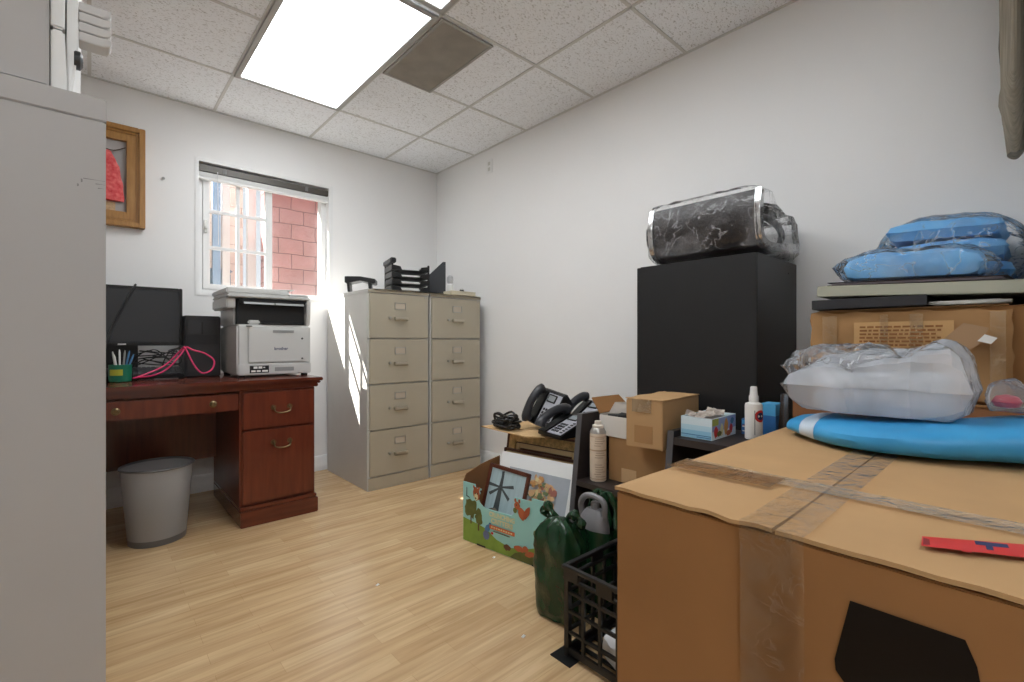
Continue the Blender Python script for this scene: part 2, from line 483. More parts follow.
def skirting(name, p0, p1, nrm):
    p0, p1, nrm = Vector((*p0, 0)), Vector((*p1, 0)), Vector((*nrm, 0))
    prof = [(0, 0), (.016, 0), (.016, .05), (.012, .058), (.012, .09), (.006, .105), (0, .11)]
    d = p1-p0
    struct(MB().prism([p0+nrm*a+Vector((0, 0, z)) for a, z in prof], d).build(name, TRIM))
skirting('baseboard_back', (XL, YB), (XR, YB), (0, -1))
skirting('baseboard_right', (XR, 0), (XR, YB-.016), (-1, 0))
skirting('baseboard_left', (XL, YR), (XL, YB-.016), (1, 0))

# window: white liner, fixed right pane, gridded left sash
fy0, fy1 = YB+.062, YB+.108
win = MB()
win.box(WX0, WX0+.022, YB-.004, YB+.14, WZ0, WZ1); win.box(WX1-.03, WX1, YB-.004, YB+.14, WZ0, WZ1)
win.box(WX0+.022, WX1-.03, YB-.004, YB+.14, WZ0, WZ0+.022); win.box(WX0+.022, WX1-.03, YB-.004, YB+.14, WZ1-.02, WZ1)
wn = struct(win.build('window_1', TRIM, bevel=.002))
ix0, ix1, iz0, iz1 = WX0+.022, WX1-.03, WZ0+.022, WZ1-.02
fr = MB()
fr.box(ix0, ix0+.03, fy0, fy1+.03, iz0, iz1); fr.box(ix1-.035, ix1, fy0, fy1+.03, iz0, iz1)
fr.box(ix0+.03, ix1-.035, fy0, fy1+.03, iz0, iz0+.03); fr.box(ix0+.03, ix1-.035, fy0, fy1+.03, iz1-.03, iz1)
struct(fr.build('window_frame', TRIM, wn, bevel=.002))
sx0, sx1 = ix0+.031, .975
sa = MB()
sa.box(sx0, sx0+.035, fy0-.01, fy0+.02, iz0+.03, iz1-.03); sa.box(sx1-.045, sx1, fy0-.01, fy0+.02, iz0+.03, iz1-.03)
sa.box(sx0+.035, sx1-.045, fy0-.01, fy0+.02, iz0+.03, iz0+.065); sa.box(sx0+.035, sx1-.045, fy0-.01, fy0+.02, iz1-.06, iz1-.03)
mx = (sx0+.035+sx1-.045)/2
sa.box(mx-.011, mx+.011, fy0-.004, fy0+.014, iz0+.06, iz1-.055)
for q in (1/3, 2/3):
    zz = iz0+.065+(iz1-iz0-.125)*q
    sa.box(sx0+.03, sx1-.04, fy0-.005, fy0+.015, zz-.011, zz+.011)
struct(sa.build('window_sash', TRIM, wn, bevel=.0015))
la = MB().box(sx0+.004, sx0+.022, fy0-.03, fy0-.01, 1.70, 1.78); la.box(sx0+.008, sx0+.018, fy0-.045, fy0-.03, 1.72, 1.74)
struct(la.build('window_latch', STEEL, wn, bevel=.002))
gl = MB().box(sx0+.03, sx1-.04, fy0+.003, fy0+.006, iz0+.06, iz1-.055)
gl.box(sx1-.005, ix1-.03, fy1, fy1+.003, iz0+.028, iz1-.028)
struct(gl.build('window_glass', GLASS, wn))

bl = thing('window_blind', 'raised slim blind with shade-darkened headrail across the window top', 'blind', (.945, YB+.01, 2.07))
MB().box(WX0+.023, WX1-.031, YB+.006, YB+.052, 2.094, 2.136).build('headrail', mat('shade_darkened_rail', (84, 80, 74), .4, metal=.3), bl, bevel=.002)  # rail coloured dark to stand for the shadow in the window recess
s_ = MB()
for k in range(7): s_.box(WX0+.024, WX1-.032, YB+.012, YB+.048, 2.064+k*.0038, 2.0667+k*.0038)
s_.build('slat_stack', WHITEP, bl)
MB().box(WX0+.024, WX1-.032, YB+.011, YB+.049, 2.046, 2.062).build('bottom_rail', WHITEP, bl, bevel=.002)
for x in (.67, 1.2):
    MB().box(x-.010, x+.010, YB+.003, YB+.006, 2.10, 2.132).build('bracket', GREYT, bl)
MB().tube([(.628, YB+.002, 2.10), (.63, YB+.002, 1.9), (.632, YB+.002, 1.62)], .0022, 6).build('wand', mat('clear_wand', (225, 228, 228), .2), bl)

# outside the window
struct(MB().box(-4, 6, YB+.14, 9, -.1, 0).build('ground_outside', mat('grey_concrete_paving', (150, 146, 140), .9, var=.06)))
struct(MB().box(1.2, 4.5, 4.7, 4.9, 0, 2.75).build('wall_pink_outside', block_mat('pink_painted_blocks', (200, 142, 138), (182, 124, 120), (112, 68, 66), .22, .14)))
struct(MB().box(-3.5, 1.2, 5.6, 5.8, 0, 3.0).build('wall_cream_outside', block_mat('cream_painted_blocks', (222, 218, 206), (210, 205, 192), (164, 158, 146), .40, .2)))
struct(MB().box(-3, 6, YB+.161, 4.05, 2.42, 2.5).build('roof_eave_outside', TRIM))
for i, (x, col, rr_) in enumerate(((.785, WHITEP, .022), (.935, WHITEP, .03), (1.15, WHITEP, .035), (.86, mat('pale_blue_paint', (150, 184, 216), .5), .03))):
    p = MB().box(x-rr_, x+rr_, 5.0, 5.0+2*rr_, 0, 2.9).box(x-rr_-.006, x+rr_+.006, 4.99, 5.01+2*rr_, 0, .05)
    lab = ['slimmest white post, left of the pale blue post outside the window', 'white post just right of the pale blue post outside the window',
           'white post outside nearest the middle window stile', 'pale blue post outside the left window pane'][i]
    tag(p.build('porch_post', col, loc=(x, 5.0, 0)), lab, 'post', 'posts outside the window')
ub = thing('utility_bin', 'blue grey bin standing outside below the left window pane', 'bin', (.875, 5.28, 0))
MB().prism([(.77, 5.13, 0), (.99, 5.13, 0), (1.0, 5.13, 1.63), (.76, 5.13, 1.63)], (0, .3, 0)).build('bin_body', mat('blue_grey_plastic', (120, 148, 166), .5), ub, bevel=.015)
MB().box(.75, 1.01, 5.115, 5.445, 1.63, 1.66).build('bin_lid', mat('blue_grey_lid', (104, 132, 152), .5), ub, bevel=.01)

# ------------------------------------------------------------------ ceiling fixtures
def ceiling_light(x0, x1, y0, y1, label, s):
    t = thing('ceiling_light', label, 'ceiling light', ((x0+x1)/2, (y0+y1)/2, ZC-.004), group='ceiling light panels')
    fr = MB(); b = .016
    for a in ((x0-.012, x0+b, y0-.012, y1+.012), (x1-b, x1+.012, y0-.012, y1+.012), (x0+b, x1-b, y0-.012, y0+b), (x0+b, x1-b, y1-b, y1+.012)):
        fr.box(*a, ZC-.016, ZC-.0045)
    fr.build('fixture_frame', mat('grey_fixture_frame', (176, 174, 170), .4), t, bevel=.002)
    MB().box(x0+b, x1-b, y0+b, y1-b, ZC-.011, ZC-.006).build('diffuser', emit('lit_diffuser', (246, 251, 255), s), t)
    return t
LIGHT_S = 5.0
ceiling_light(-.6, .0, -1.35, -.15, 'added fill light panel on the ceiling behind the camera', LIGHT_S)  # unseen panel added as fill for surfaces facing the camera
ceiling_light(.62, 1.197, 1.86, 3.03, 'lit ceiling panel nearer the window, left of the vent', LIGHT_S)
ceiling_light(.62, 1.197, .63, 1.81, 'lit ceiling panel cut off by the top edge of the photo', LIGHT_S)
v = thing('ceiling_vent', 'dusty grey ceiling return vent beside the lit panel', 'vent', (1.38, 2.15, ZC-.004))
vf = MB()
for a in ((1.225, 1.24, 1.85, 2.45), (1.52, 1.535, 1.85, 2.45), (1.24, 1.52, 1.85, 1.862), (1.24, 1.52, 2.438, 2.45)): vf.box(*a, ZC-.012, ZC-.005)
vf.build('vent_frame', mat('grey_vent_frame', (170, 166, 160), .5), v)
vg = MB().box(1.24, 1.52, 1.862, 2.438, ZC-.006, ZC-.005, 1)
for k in range(40): vg.box(1.24+k*.007, 1.2422+k*.007, 1.862, 2.438, ZC-.0105, ZC-.006)
for k in range(60): vg.box(1.24, 1.52, 1.866+k*.0096, 1.8675+k*.0096, ZC-.0095, ZC-.006)
vg.build('vent_grille', [mat('dusty_grille', (196, 190, 180), .8, var=.12, vscale=10), mat('grille_backing', (132, 127, 118), .9)], v)

# wall outlet high on the right wall, nail
o = thing('wall_outlet', 'white outlet plate high on the right wall near the corner', 'outlet', (XR-.001, 2.86, 2.355))
MB().box(XR-.007, XR-.001, 2.825, 2.895, 2.30, 2.41).build('cover_plate', TRIM, o, bevel=.002)
for z in (2.333, 2.377): MB().box(XR-.010, XR-.0065, 2.845, 2.875, z-.014, z+.014).build('socket', mat('socket_ivory', (206, 204, 198), .4), o, bevel=.003)
ns = MB().tube([(.335, YB, 1.99), (.335, YB-.012, 1.99)], .003, 8); ns.tube([(.335, YB-.012, 1.99), (.335, YB-.014, 1.99)], .009, 10)
tag(ns.build('wall_nail', GREYQ, loc=(.335, YB, 1.99)), 'small grey nail in the wall between picture frame and window', 'nail')

# ------------------------------------------------------------------ shadow box picture on the window wall
pf = thing('shadow_box_frame', 'oak shadow box frame with red cloth ornament on the window wall', 'picture frame', (.04, YB-.001, 1.656))
px0, px1, pz0, pz1 = -.17, .245, 1.656, 2.249
fr = MB()
def frame_ring(mb, x0, x1, z0, z1, wd, y0, y1, mi=0):
    mb.box(x0, x0+wd, y0, y1, z0, z1, mi); mb.box(x1-wd, x1, y0, y1, z0, z1, mi)
    mb.box(x0+wd, x1-wd, y0, y1, z0, z0+wd, mi); mb.box(x0+wd, x1-wd, y0, y1, z1-wd, z1, mi)
frame_ring(fr, px0, px1, pz0, pz1, .03, YB-.055, YB-.001)
frame_ring(fr, px0+.03, px1-.03, pz0+.03, pz1-.03, .012, YB-.045, YB-.002)
frame_ring(fr, px0+.042, px1-.042, pz0+.042, pz1-.042, .045, YB-.038, YB-.002)
fr.build('frame_moulding', GOLDW, pf, bevel=.003)
MB().box(px0+.08, px1-.08, YB-.012, YB-.004, pz0+.08, pz1-.08).build('backing', mat('grey_linen_backing', (176, 172, 170), .9), pf)
bx = .068
rg = []
for i in range(14):
    t = i/13; z = 1.80+.29*t
    wd = .075*(1-.35*t)*(1 if t < .75 else 1-(t-.75)*2.2)
    if t > .85: wd = .038*(1-(t-.85)*4)
    rg.append([Vector((bx+wd*math.cos(a)*(1+.12*math.sin(a*5+t*6)), YB-.030+.016*math.sin(a), z)) for a in [2*PI*k/20 for k in range(20)]])
bag = MB().loft(rg)
bag.crinkle(.006, 25, 2)
bag.build('red_ornament', mat('red_brocade', (200, 26, 38), .6, rgb2=(228, 108, 104), vscale=44, bump=.3, bscale=50), pf)
MB().tube(spline([(bx-.09, YB-.024, 2.085), (bx-.03, YB-.03, 2.10), (bx+.03, YB-.03, 2.095), (bx+.085, YB-.024, 2.125)], 5), .0025, 6).build('twig', mat('dark_twig', (84, 70, 60), .8), pf)
MB().box(bx-.03, bx+.04, YB-.018, YB-.013, 1.745, 1.795).build('name_card', mat('tan_card', (196, 166, 130), .8, var=.25, vscale=60), pf)

# ------------------------------------------------------------------ desk
dk = thing('office_desk', 'cherry wood desk with brass pulls against the window wall', 'desk', (.27, 3.1, 0))
t = MB().box(-.46, 1.003, 2.75, 3.50, .752, .772).box(-.45, .993, 2.760, 3.49, .738, .752).box(-.44, .982, 2.772, 3.48, .717, .738)
t.build('desktop', WOODT, dk, bevel=.004)
for (x0, x1) in ((.58, .965), (-.425, -.04)):
    MB().box(x0, x1, 2.785, 3.47, .0, .716).build('pedestal', WOOD, dk, bevel=.002)
    MB().box(x0-.0008, x1+.010, 2.752, 3.475, .0, .085).box(x0-.0005, x1+.005, 2.762, 3.472, .085, .105).build('plinth', WOODT, dk, bevel=.004)
    for (z0, z1) in ((.118, .503), (.512, .705)):
        d = MB().box(x0+.012, x1-.010, 2.766, 2.785, z0, z1).build('drawer', WOOD, dk, bevel=.004)
        hz = (z1-.075) if z1 < .6 else (z0+z1)/2+.01
        hc = (x0+x1)/2+.01
        h = MB()
        for sx in (-.042, .042):
            h.tube([(hc+sx, 2.766, hz), (hc+sx, 2.761, hz)], .014, 12); h.tube([(hc+sx, 2.761, hz), (hc+sx, 2.752, hz)], .0065, 10)
        h.tube(spline([(hc-.042, 2.750, hz), (hc-.036, 2.744, hz-.022), (hc, 2.742, hz-.030), (hc+.036, 2.744, hz-.022), (hc+.042, 2.750, hz)], 6), .0036, 8)
        h.build('drawer_pull', BRASS, d)
d = MB().box(-.034, .574, 2.768, 2.79, .618, .705).build('centre_drawer', WOOD, dk, bevel=.004)
for x in (.083, .457):
    k = MB(); M = frame_mx((x, 2.768, .663), (1, 0, 0), (0, 0, 1))
    k.lathe([(.006, 0), (.006, .012), (.016, .016), (.017, .022), (.010, .027), (.009, .030)], n=16); k.xf(M)
    k.build('knob', BRASS, d)
MB().box(-.04, .58, 3.40, 3.42, .26, .716).build('modesty_panel', WOOD, dk)

# ------------------------------------------------------------------ on the desk
ZD = .772
mo = thing('computer_monitor', 'black flat monitor at the back of the cherry desk', 'monitor', (.13, 3.38, ZD))
MB().box(-.13, .40, 3.345, 3.39, .955, 1.285).build('monitor_body', BLACKP, mo, bevel=.005)
fr = MB()
frame_ring(fr, -.131, .401, .954, 1.286, .017, 3.338, 3.35)
fr.build('bezel', BLACKP, mo, bevel=.003)
MB().box(-.114, .384, 3.341, 3.346, .972, 1.269).build('screen', mat('unlit_screen', (52, 54, 57), .22), mo)  # grey lifted to paint in the reflection on the switched-off screen
MB().box(.11, .145, 3.3365, 3.3385, .959, .966).build('badge', GREYP, mo)
MB().box(.04, .20, 3.392, 3.43, .785, 1.08).build('stand_neck', BLACKP, mo, bevel=.006)
MB().box(-.02, .27, 3.315, 3.495, ZD+.001, .786).build('stand_foot', BLACKP, mo, bevel=.005)
tag(MB().tube(spline([(.185, 3.337, 1.292), (.18, 3.329, 1.28), (.13, 3.328, 1.16), (.085, 3.328, 1.05), (.05, 3.32, .95), (-.05, 3.31, .86), (-.10, 3.28, .781)], 6), .006, 8).build('monitor_cable', DARKP, loc=(.02, 3.28, ZD)),
    'dark grey cable hanging diagonally down across the monitor screen', 'cable')

kb = thing('computer_keyboard', 'black keyboard below the monitor on the cherry desk', 'keyboard', (.17, 3.245, ZD+.013), (R(17), 0, 0))
MB().box(-.22, .22, -.07, .07, .012, .03).build('keyboard_case', BLACKP, kb, bevel=.004, local=True)
for (x0, x1, nr) in ((-.21, .10, 15), (.12, .205, 4)):
    k = MB()
    for r_ in range(5):
        for i in range(nr):
            st = (x1-x0)/nr
            k.box(x0+i*st+.001, x0+(i+1)*st-.001, -.06+r_*.024, -.039+r_*.024, .03, .037)
    k.build('keys', mat('key_caps', (70, 70, 72), .4), kb, bevel=.0015, local=True)

pt = thing('computer_tower', 'black desktop computer tower between monitor and printer', 'computer', (.485, 3.35, ZD))
MB().box(.40, .576, 3.245, 3.50, ZD+.001, 1.127).build('tower_case', BLACKP, pt, bevel=.004)
MB().box(.40, .576, 3.232, 3.245, ZD+.003, 1.125).build('front_panel', mat('tower_front', (38, 39, 41), .35), pt, bevel=.005)
MB().box(.41, .566, 3.229, 3.233, 1.015, 1.10).build('drive_bay', DARKP, pt, bevel=.002)
MB().box(.478, .486, 3.226, 3.231, 1.02, 1.09).build('power_strip', INK, pt)
MB().box(.41, .566, 3.230, 3.233, .80, .96).build('lower_panel', DARKP, pt, bevel=.002)

pr = thing('multifunction_printer', 'pale grey office printer on the right end of the desk', 'printer', (.80, 3.2, ZD))
px0, px1, py0, py1 = .607, 1.008, 2.962, 3.42
MB().box(px0, px1, py0+.008, py1, ZD+.012, 1.075).build('printer_body', GREYP, pr, bevel=.012, seg=3)
for x in (px0+.03, px1-.03):
    for y in (py0+.04, py1-.04): MB().box(x-.015, x+.015, y-.015, y+.015, ZD+.0005, ZD+.014).build('rubber_foot', BLACKP, pr)
tr = MB().box(px0+.003, px1-.003, py0-.004, py0+.012, ZD+.014, ZD+.078).build('paper_drawer', GREYP, pr, bevel=.005)
MB().box(.80, .905, py0-.005, py0-.003, ZD+.032, ZD+.055).build('drawer_grip', GREYQ, tr)
dc = Decal((.668, py0-.0045, ZD+.025), (1, 0, 0), (0, 0, 1))
dc.rect(0, .10, 0, .042, INK)
for i, (a, b_, cc, dd) in enumerate(((.02, .04, .025, .038), (.045, .065, .025, .038), (.07, .08, .028, .034), (.008, .03, .006, .016), (.036, .056, .006, .016), (.064, .094, .006, .016))):
    dc.rect(a, b_, cc, dd, PAPER)
dc.build('sticker', tr)
cv = MB().box(px0+.055, px1-.03, py0-.002, py0+.010, ZD+.085, 1.045).build('front_cover', GREYP, pr, bevel=.003)
MB().box(.79, .905, py0-.004, py0, 1.028, 1.044).build('cover_latch', GREYQ, cv)
M = frame_mx((.835, py0-.0026, .935), (1, 0, 0), (0, 0, 1))
text_mb('brother', .024, M, bold=.0006).build('lettering', NAVY, cv, flat=True)
for z, r_ in ((.995, .006), (.875, .005)):
    MB().tube([(px1-.055, py0-.001, z), (px1-.055, py0-.004, z)], r_, 12).build('mark', INK, cv)
MB().box(px0+.045, px0+.075, py0-.001, py0+.01, 1.062, 1.0665).build('button_row', INK, pr)
# output bay: dark recess with cheeks, scanner on top
MB().box(px0+.012, px1-.026, py0+.05, py1-.06, 1.076, 1.222).build('output_bay', mat('bay_black', (20, 20, 21), .5), pr)
MB().prism([(px1-.024, py0+.02, 1.074), (px1-.024, py1, 1.074), (px1-.024, py1, 1.226), (px1-.024, py0+.005, 1.226), (px1-.024, py0+.005, 1.13)], (.022, 0, 0)).build('side_cheek', GREYP, pr, bevel=.004)
MB().box(px0+.001, px0+.012, py0+.10, py1, 1.074, 1.226).build('side_cheek', GREYP, pr, bevel=.003)
MB().box(px0+.02, px1-.03, py0+.012, py0+.05, 1.192, 1.222).build('control_panel', BLACKP, pr, bevel=.006)
for k in range(2): MB().prism([(px0+.035+k*.165, py0+.004, 1.190), (px0+.195+k*.165, py0+.004, 1.190), (px0+.195+k*.165, py0+.014, 1.206), (px0+.035+k*.165, py0+.014, 1.206)], (0, .004, .003)).build('tilt_panel', GREYQ, pr, bevel=.001)
MB().box(px0+.06, px0+.12, py0+.02, py0+.05, 1.076, 1.10).build('paper_stop', GREYP, pr, bevel=.006)
MB().prism([(px0+.13, py0+.012, 1.077), (px1-.05, py0+.012, 1.077), (px1-.05, py0+.05, 1.082), (px0+.13, py0+.05, 1.082)], (0, 0, .006)).build('output_tray', BLACKP, pr)
MB().box(px0-.045, px1-.004, py0+.004, py1-.02, 1.226, 1.247).build('scanner_bed', GREYP, pr, bevel=.006)
MB().box(px0-.05, px0+.28, py0+.02, py1-.03, 1.248, 1.280).box(px0-.048, px0-.001, py0+.03, py1-.03, 1.165, 1.2255).build('document_feeder', GREYP, pr, bevel=.007)
MB().prism([(px0+.15, py0+.09, 1.282), (px0+.33, py0+.09, 1.292), (px0+.33, py1-.09, 1.292), (px0+.15, py1-.09, 1.282)], (0, 0, .004)).build('feeder_tray', GREYP, pr)
MB().box(px0+.281, px1-.006, py0+.02, py1-.03, 1.248, 1.260).build('scanner_lid', GREYP, pr, bevel=.005)

# pen cup
pc = thing('pen_cup', 'green pen cup with yellow label on the cherry desk', 'pen cup', (.112, 3.10, ZD))
cu = MB(); cu.lathe([(.042, ZD+.001), (.046, ZD+.004), (.047, ZD+.088), (.044, ZD+.088), (.043, ZD+.006)], (.112, 3.10, 0), 28)
cu.build('cup', mat('green_plastic', (22, 112, 84), .4), pc)
lb = MB(); lb.grid(lambda u, v: Vector((.112+.0478*math.cos(R(-150)+u*R(70)), 3.10+.0478*math.sin(R(-150)+u*R(70)), ZD+.035+.03*v)), 10, 1)
lb.build('cup_label', mat('yellow_label', (186, 186, 60), .6), pc)
for i, (dx, dy, lx, ly, h, mm) in enumerate(((-.02, 0, -.02, .01, .155, GREYP), (.0, .01, -.005, .02, .165, WHITEP), (.012, -.012, .012, -.004, .16, GREYQ), (.02, .01, .035, .0, .158, BLUEPR), (.026, -.004, .055, .01, .14, BLUEPR), (-.01, -.02, -.03, -.02, .14, WHITEP))):
    lab = ['grey pen in the green cup, tilted left', 'tallest white pen in the green cup', 'darker grey pen at the front of the green cup', 'upright blue pen in the green cup', 'blue pen leaning far right in the green cup', 'white pen leaning furthest left in the green cup'][i]
    b0 = Vector((.112+dx*.5, 3.10+dy*.5, ZD+.010)); b1 = Vector((.112+dx+lx*.5, 3.10+dy+ly*.5, ZD+h))
    tag(MB().tube([b0, b0.lerp(b1, .9), b1], [.0042, .0042, .002], 8).build('pen', mm, loc=b0), lab, 'pen', 'pens in the green cup')
# white letter rack half hidden by the tall cabinet
lr = MB()
for k in range(4):
    y = 3.08+k*.03
    lr.tube([(.03, y, ZD+.004), (.03, y, ZD+.15), (.085, y, ZD+.15+.0), (.088, y, ZD+.004)], .003, 6)
lr.tube([(.03, 3.07, ZD+.004), (.03, 3.19, ZD+.004)], .003, 6); lr.tube([(.085, 3.07, ZD+.004), (.085, 3.19, ZD+.004)], .003, 6)
lr.xf(Matrix.Translation((-.05, -.05, 0)))
tag(lr.build('letter_rack', WHITEP, loc=(.01, 3.07, ZD)), 'white wire letter rack on the desk beside the tall grey cabinet', 'letter rack')
# cables
tag(MB().tube(spline([(.17, 3.100, .79), (.24, 3.065, .80), (.30, 3.075, .83), (.36, 3.095, .90), (.39, 3.115, .945), (.42, 3.095, .93), (.475, 3.085, .91), (.515, 3.075, .87), (.50, 3.055, .82), (.455, 3.045, .805), (.42, 3.065, .85), (.385, 3.105, .94), (.37, 3.135, .93), (.30, 3.135, .85), (.2, 3.105, .80), (.16, 3.075, .79)], 8), .0045, 8).build('network_cable', PINKC, loc=(.3, 3.12, ZD)),
    'bright pink network cable looping below the monitor', 'cable')
bc = [(.16, 3.20, .835)]
rr = random.Random(3)
for k in range(26): bc.append((.16+.24*rr.random(), 3.19+.06*rr.random(), .84+.10*rr.random()))
bc.append((.38, 3.20, .95))
tag(MB().tube(spline(bc, 6), .003, 6).build('cable_tangle', BLACKP, loc=(.28, 3.18, ZD)), 'tangle of thin black cables hanging over the keyboard', 'cable')

# ------------------------------------------------------------------ waste bin
wb = thing('waste_bin', 'round grey mesh waste bin in the desk kneehole', 'waste bin', (.247, 2.90, 0))
prof = [(.112, .012), (.118, .03), (.146, .365)]
MB().lathe(prof, (.247, 2.90, 0), 40, cap=False).build('mesh_wall', mat('grey_metal_mesh', (178, 180, 183), .42, metal=.1, alpha=.74), wb)
MB().lathe([(.1, .001), (.116, .001), (.119, .03), (.112, .03), (.11, .012), (.02, .012)], (.247, 2.90, 0), 40).build('bin_base', mat('grey_painted_metal', (112, 113, 116), .4, metal=.4), wb)
MB().tube([(.247+.147*math.cos(2*PI*k/40), 2.90+.147*math.sin(2*PI*k/40), .367) for k in range(40)], .006, 8, closed=True).build('bin_rim', mat('grey_painted_metal', (112, 113, 116)), wb)
ln = MB(); ln.lathe([(.100, .016), (.108, .05), (.116, .13), (.122, .17), (.06, .16)], (.247, 2.90, 0), 30, cap=False).crinkle(.005, 22, 4)
ln.build('liner', mat('dark_grey_liner', (92, 92, 95), .4), wb)

# ------------------------------------------------------------------ filing cabinets
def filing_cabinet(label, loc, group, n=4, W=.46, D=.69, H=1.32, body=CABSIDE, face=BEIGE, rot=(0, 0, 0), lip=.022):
    t = thing('filing_cabinet', label, 'filing cabinet', loc, rot, group)
    b = MB(); h = W/2
    b.box(-h, h, .004, D, .0, H-lip-.0015); b.box(-h-.001, h+.001, -.004, D+.001, H-lip, H); b.box(-h+.003, h-.003, .006, D-.003, H-lip-.003, H-lip+.002)
    b.box(-h, h, -.002, .01, 0, .085)
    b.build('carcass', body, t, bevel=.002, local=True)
    MB().box(-h+.005, h-.005, -.0045, .002, .004, .082).build('base_rail', face, t, bevel=.0015, local=True)
    MB().box(-h+.003, h-.003, -.0055, .0, H-.02, H-.003).build('top_rail', face, t, bevel=.0015, local=True)
    st = (H-.022-.090)/n
    for k in range(n):
        z0 = .090+k*st+.004; z1 = z0+st-.009
        d = MB().box(-h+.012, h-.012, -.012, .006, z0, z1).build('drawer', face, t, bevel=.003, local=True)
        zc = (z0+z1)/2
        lh = MB(); frame_ring(lh, -.042, .042, zc+.045, zc+.093, .006, -.017, -.0115)
        lh.build('label_holder', STEEL, d, bevel=.0015, local=True)
        MB().box(-.036, .036, -.0135, -.0118, zc+.051, zc+.087).build('label_card', mat('faded_label_card', (196, 184, 166), .7), d, local=True)
        p = MB().box(-.05, .05, -.040, -.032, zc-.022, zc-.006); p.box(-.05, -.042, -.034, -.0118, zc-.024, zc-.006); p.box(.042, .05, -.034, -.0118, zc-.024, zc-.006)
        p.prism([(-.05, -.040, zc-.022), (.05, -.040, zc-.022), (.046, -.022, zc-.034), (-.046, -.022, zc-.034)], (0, .004, .003))
        p.build('handle', mat('satin_nickel_pull', (196, 188, 172), .3, metal=.5), d, bevel=.002, local=True)
        MB().tube([(-.078, -.0118, zc-.012), (-.078, -.022, zc-.012)], .009, 12).build('thumb_latch', STEEL, d, local=True)
    MB().tube([(h-.035, -.004, H-.035), (h-.035, -.014, H-.035)], .007, 12).build('lock', STEEL, t, local=True)
    return t
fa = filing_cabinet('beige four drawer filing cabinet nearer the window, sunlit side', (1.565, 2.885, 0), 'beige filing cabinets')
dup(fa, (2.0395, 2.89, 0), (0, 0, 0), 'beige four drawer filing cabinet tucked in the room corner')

# things on the filing cabinets
ZF = 1.32
sh = MB().grid(lambda u, v: Vector((1.37+.89*u, 2.868+.42*v, ZF+.003+.002*mnoise.noise(Vector((u*6, v*4, 1))))), 20, 8)
sh2 = MB(); sh2.v = sh.v+[p-Vector((0, 0, .002)) for p in sh.v]; nn = len(sh.v)
sh2.f = sh.f+[[i+nn for i in q][::-1] for q in sh.f]; sh2.mi = sh.mi*2
tag(sh2.build('poster_sheet', mat('cream_sheet', (226, 218, 198), .8), loc=(1.8, 3.05, ZF)), 'cream paper sheet laid across both filing cabinet tops', 'paper')
ZP = ZF+.007
ls = thing('letter_tray_stack', 'stack of black letter trays on the filing cabinets', 'letter trays', (1.705, 3.035, ZP), (0, 0, R(-14)))
HW = .135
for k in range(4):
    z = .003+k*.048; m = MB()
    m.box(-HW, HW, -.11, .11, z, z+.004); m.box(-HW, -HW+.005, -.11, .11, z, z+.038); m.box(HW-.005, HW, -.11, .11, z, z+.038); m.box(-HW, HW, .105, .11, z, z+.038)
    m.prism([(-HW, -.11, z), (-.06, -.11, z), (-.075, -.112, z+.028), (-HW, -.112, z+.038)], (0, .004, 0)); m.prism([(HW, -.11, z), (.06, -.11, z), (.075, -.112, z+.028), (HW, -.112, z+.038)], (0, .004, 0))
    for sx in (-HW+.005, HW-.005):
        for sy in (-.1, .1): m.box(sx-.006, sx+.006, sy-.006, sy+.006, z, z+.047)
    m.build('tray', BLACKP, ls, local=True, bevel=.001)
MB().box(-.145, -.105, -.118, .115, .196, .232).build('upright_end', BLACKP, ls, local=True, bevel=.006)
for k, z in enumerate((.0105, .0585, .1065)):
    p = MB()
    for j in range(3): p.box(-.118+.004*j, .118-.003*j, -.094-.004*(j % 2), .092, z-.002+.004*j, z-.002+.004*j+.003)
    tag(p.xf(WM[ls.name]).build('paper_pile', PAPER, loc=(1.705, 3.035, ZP+z)), ['white papers in the bottom black letter tray', 'white papers in the second black letter tray from the bottom', 'white papers in the third black letter tray from the bottom'][k], 'papers', 'papers in the letter trays')
rs = thing('desktop_riser', 'low arched black riser at the window end of the filing cabinets', 'riser', (1.45, 3.235, ZP), (0, 0, R(-32)))
MB().prism([(-.105, -.06, .065), (-.09, -.06, .062), (0, -.06, .082), (.09, -.06, .062), (.105, -.06, .065), (.105, -.06, .095), (0, -.06, .112), (-.105, -.06, .11)], (0, .13, 0)).build('riser_top', BLACKP, rs, local=True, bevel=.003)
for sx in (-.085, .06): MB().prism([(sx, -.055, .0), (sx+.015, -.055, 0), (sx+.01, -.055, .075), (sx-.008, -.055, .075)], (0, .12, 0)).build('leg', BLACKP, rs, local=True, bevel=.002)
mf = thing('magazine_file', 'upright black slant topped magazine file on the filing cabinets', 'magazine file', (2.02, 3.085, ZP), (0, 0, R(-34)))
m = MB(); 
for y in (-.045, .041): m.prism([(-.09, y, .03), (.045, y, .03), (.045, y, .262), (.025, y, .262), (-.075, y, .165), (-.09, y, .14)], (0, .004, 0))
m.box(.042, .046, -.045, .045, .03, .262); m.box(-.09, -.086, -.045, .045, .03, .14); m.box(-.09, .046, -.045, .045, .028, .032)
m.build('file_shell', mat('navy_black_plastic', (34, 36, 42), .4), mf, local=True, bevel=.001)
MB().box(-.088, .045, -.043, .043, .0, .028).build('file_base', BLACKP, mf, local=True)
bx_ = thing('flat_beige_box', 'flat beige box on the corner filing cabinet', 'box', (2.11, 2.945, ZP), (0, 0, R(-2)))
bb = MB().box(-.11, .11, -.058, .058, .0, .02); bb.box(-.112, .112, -.06, .06, .02, .030)
bb.build('box_body', mat('cream_plastic', (216, 206, 184), .5), bx_, local=True, bevel=.003)
cl = thing('binder_clip', 'small black binder clip on the flat beige box', 'clip', (2.13, 2.945, ZP+.031))
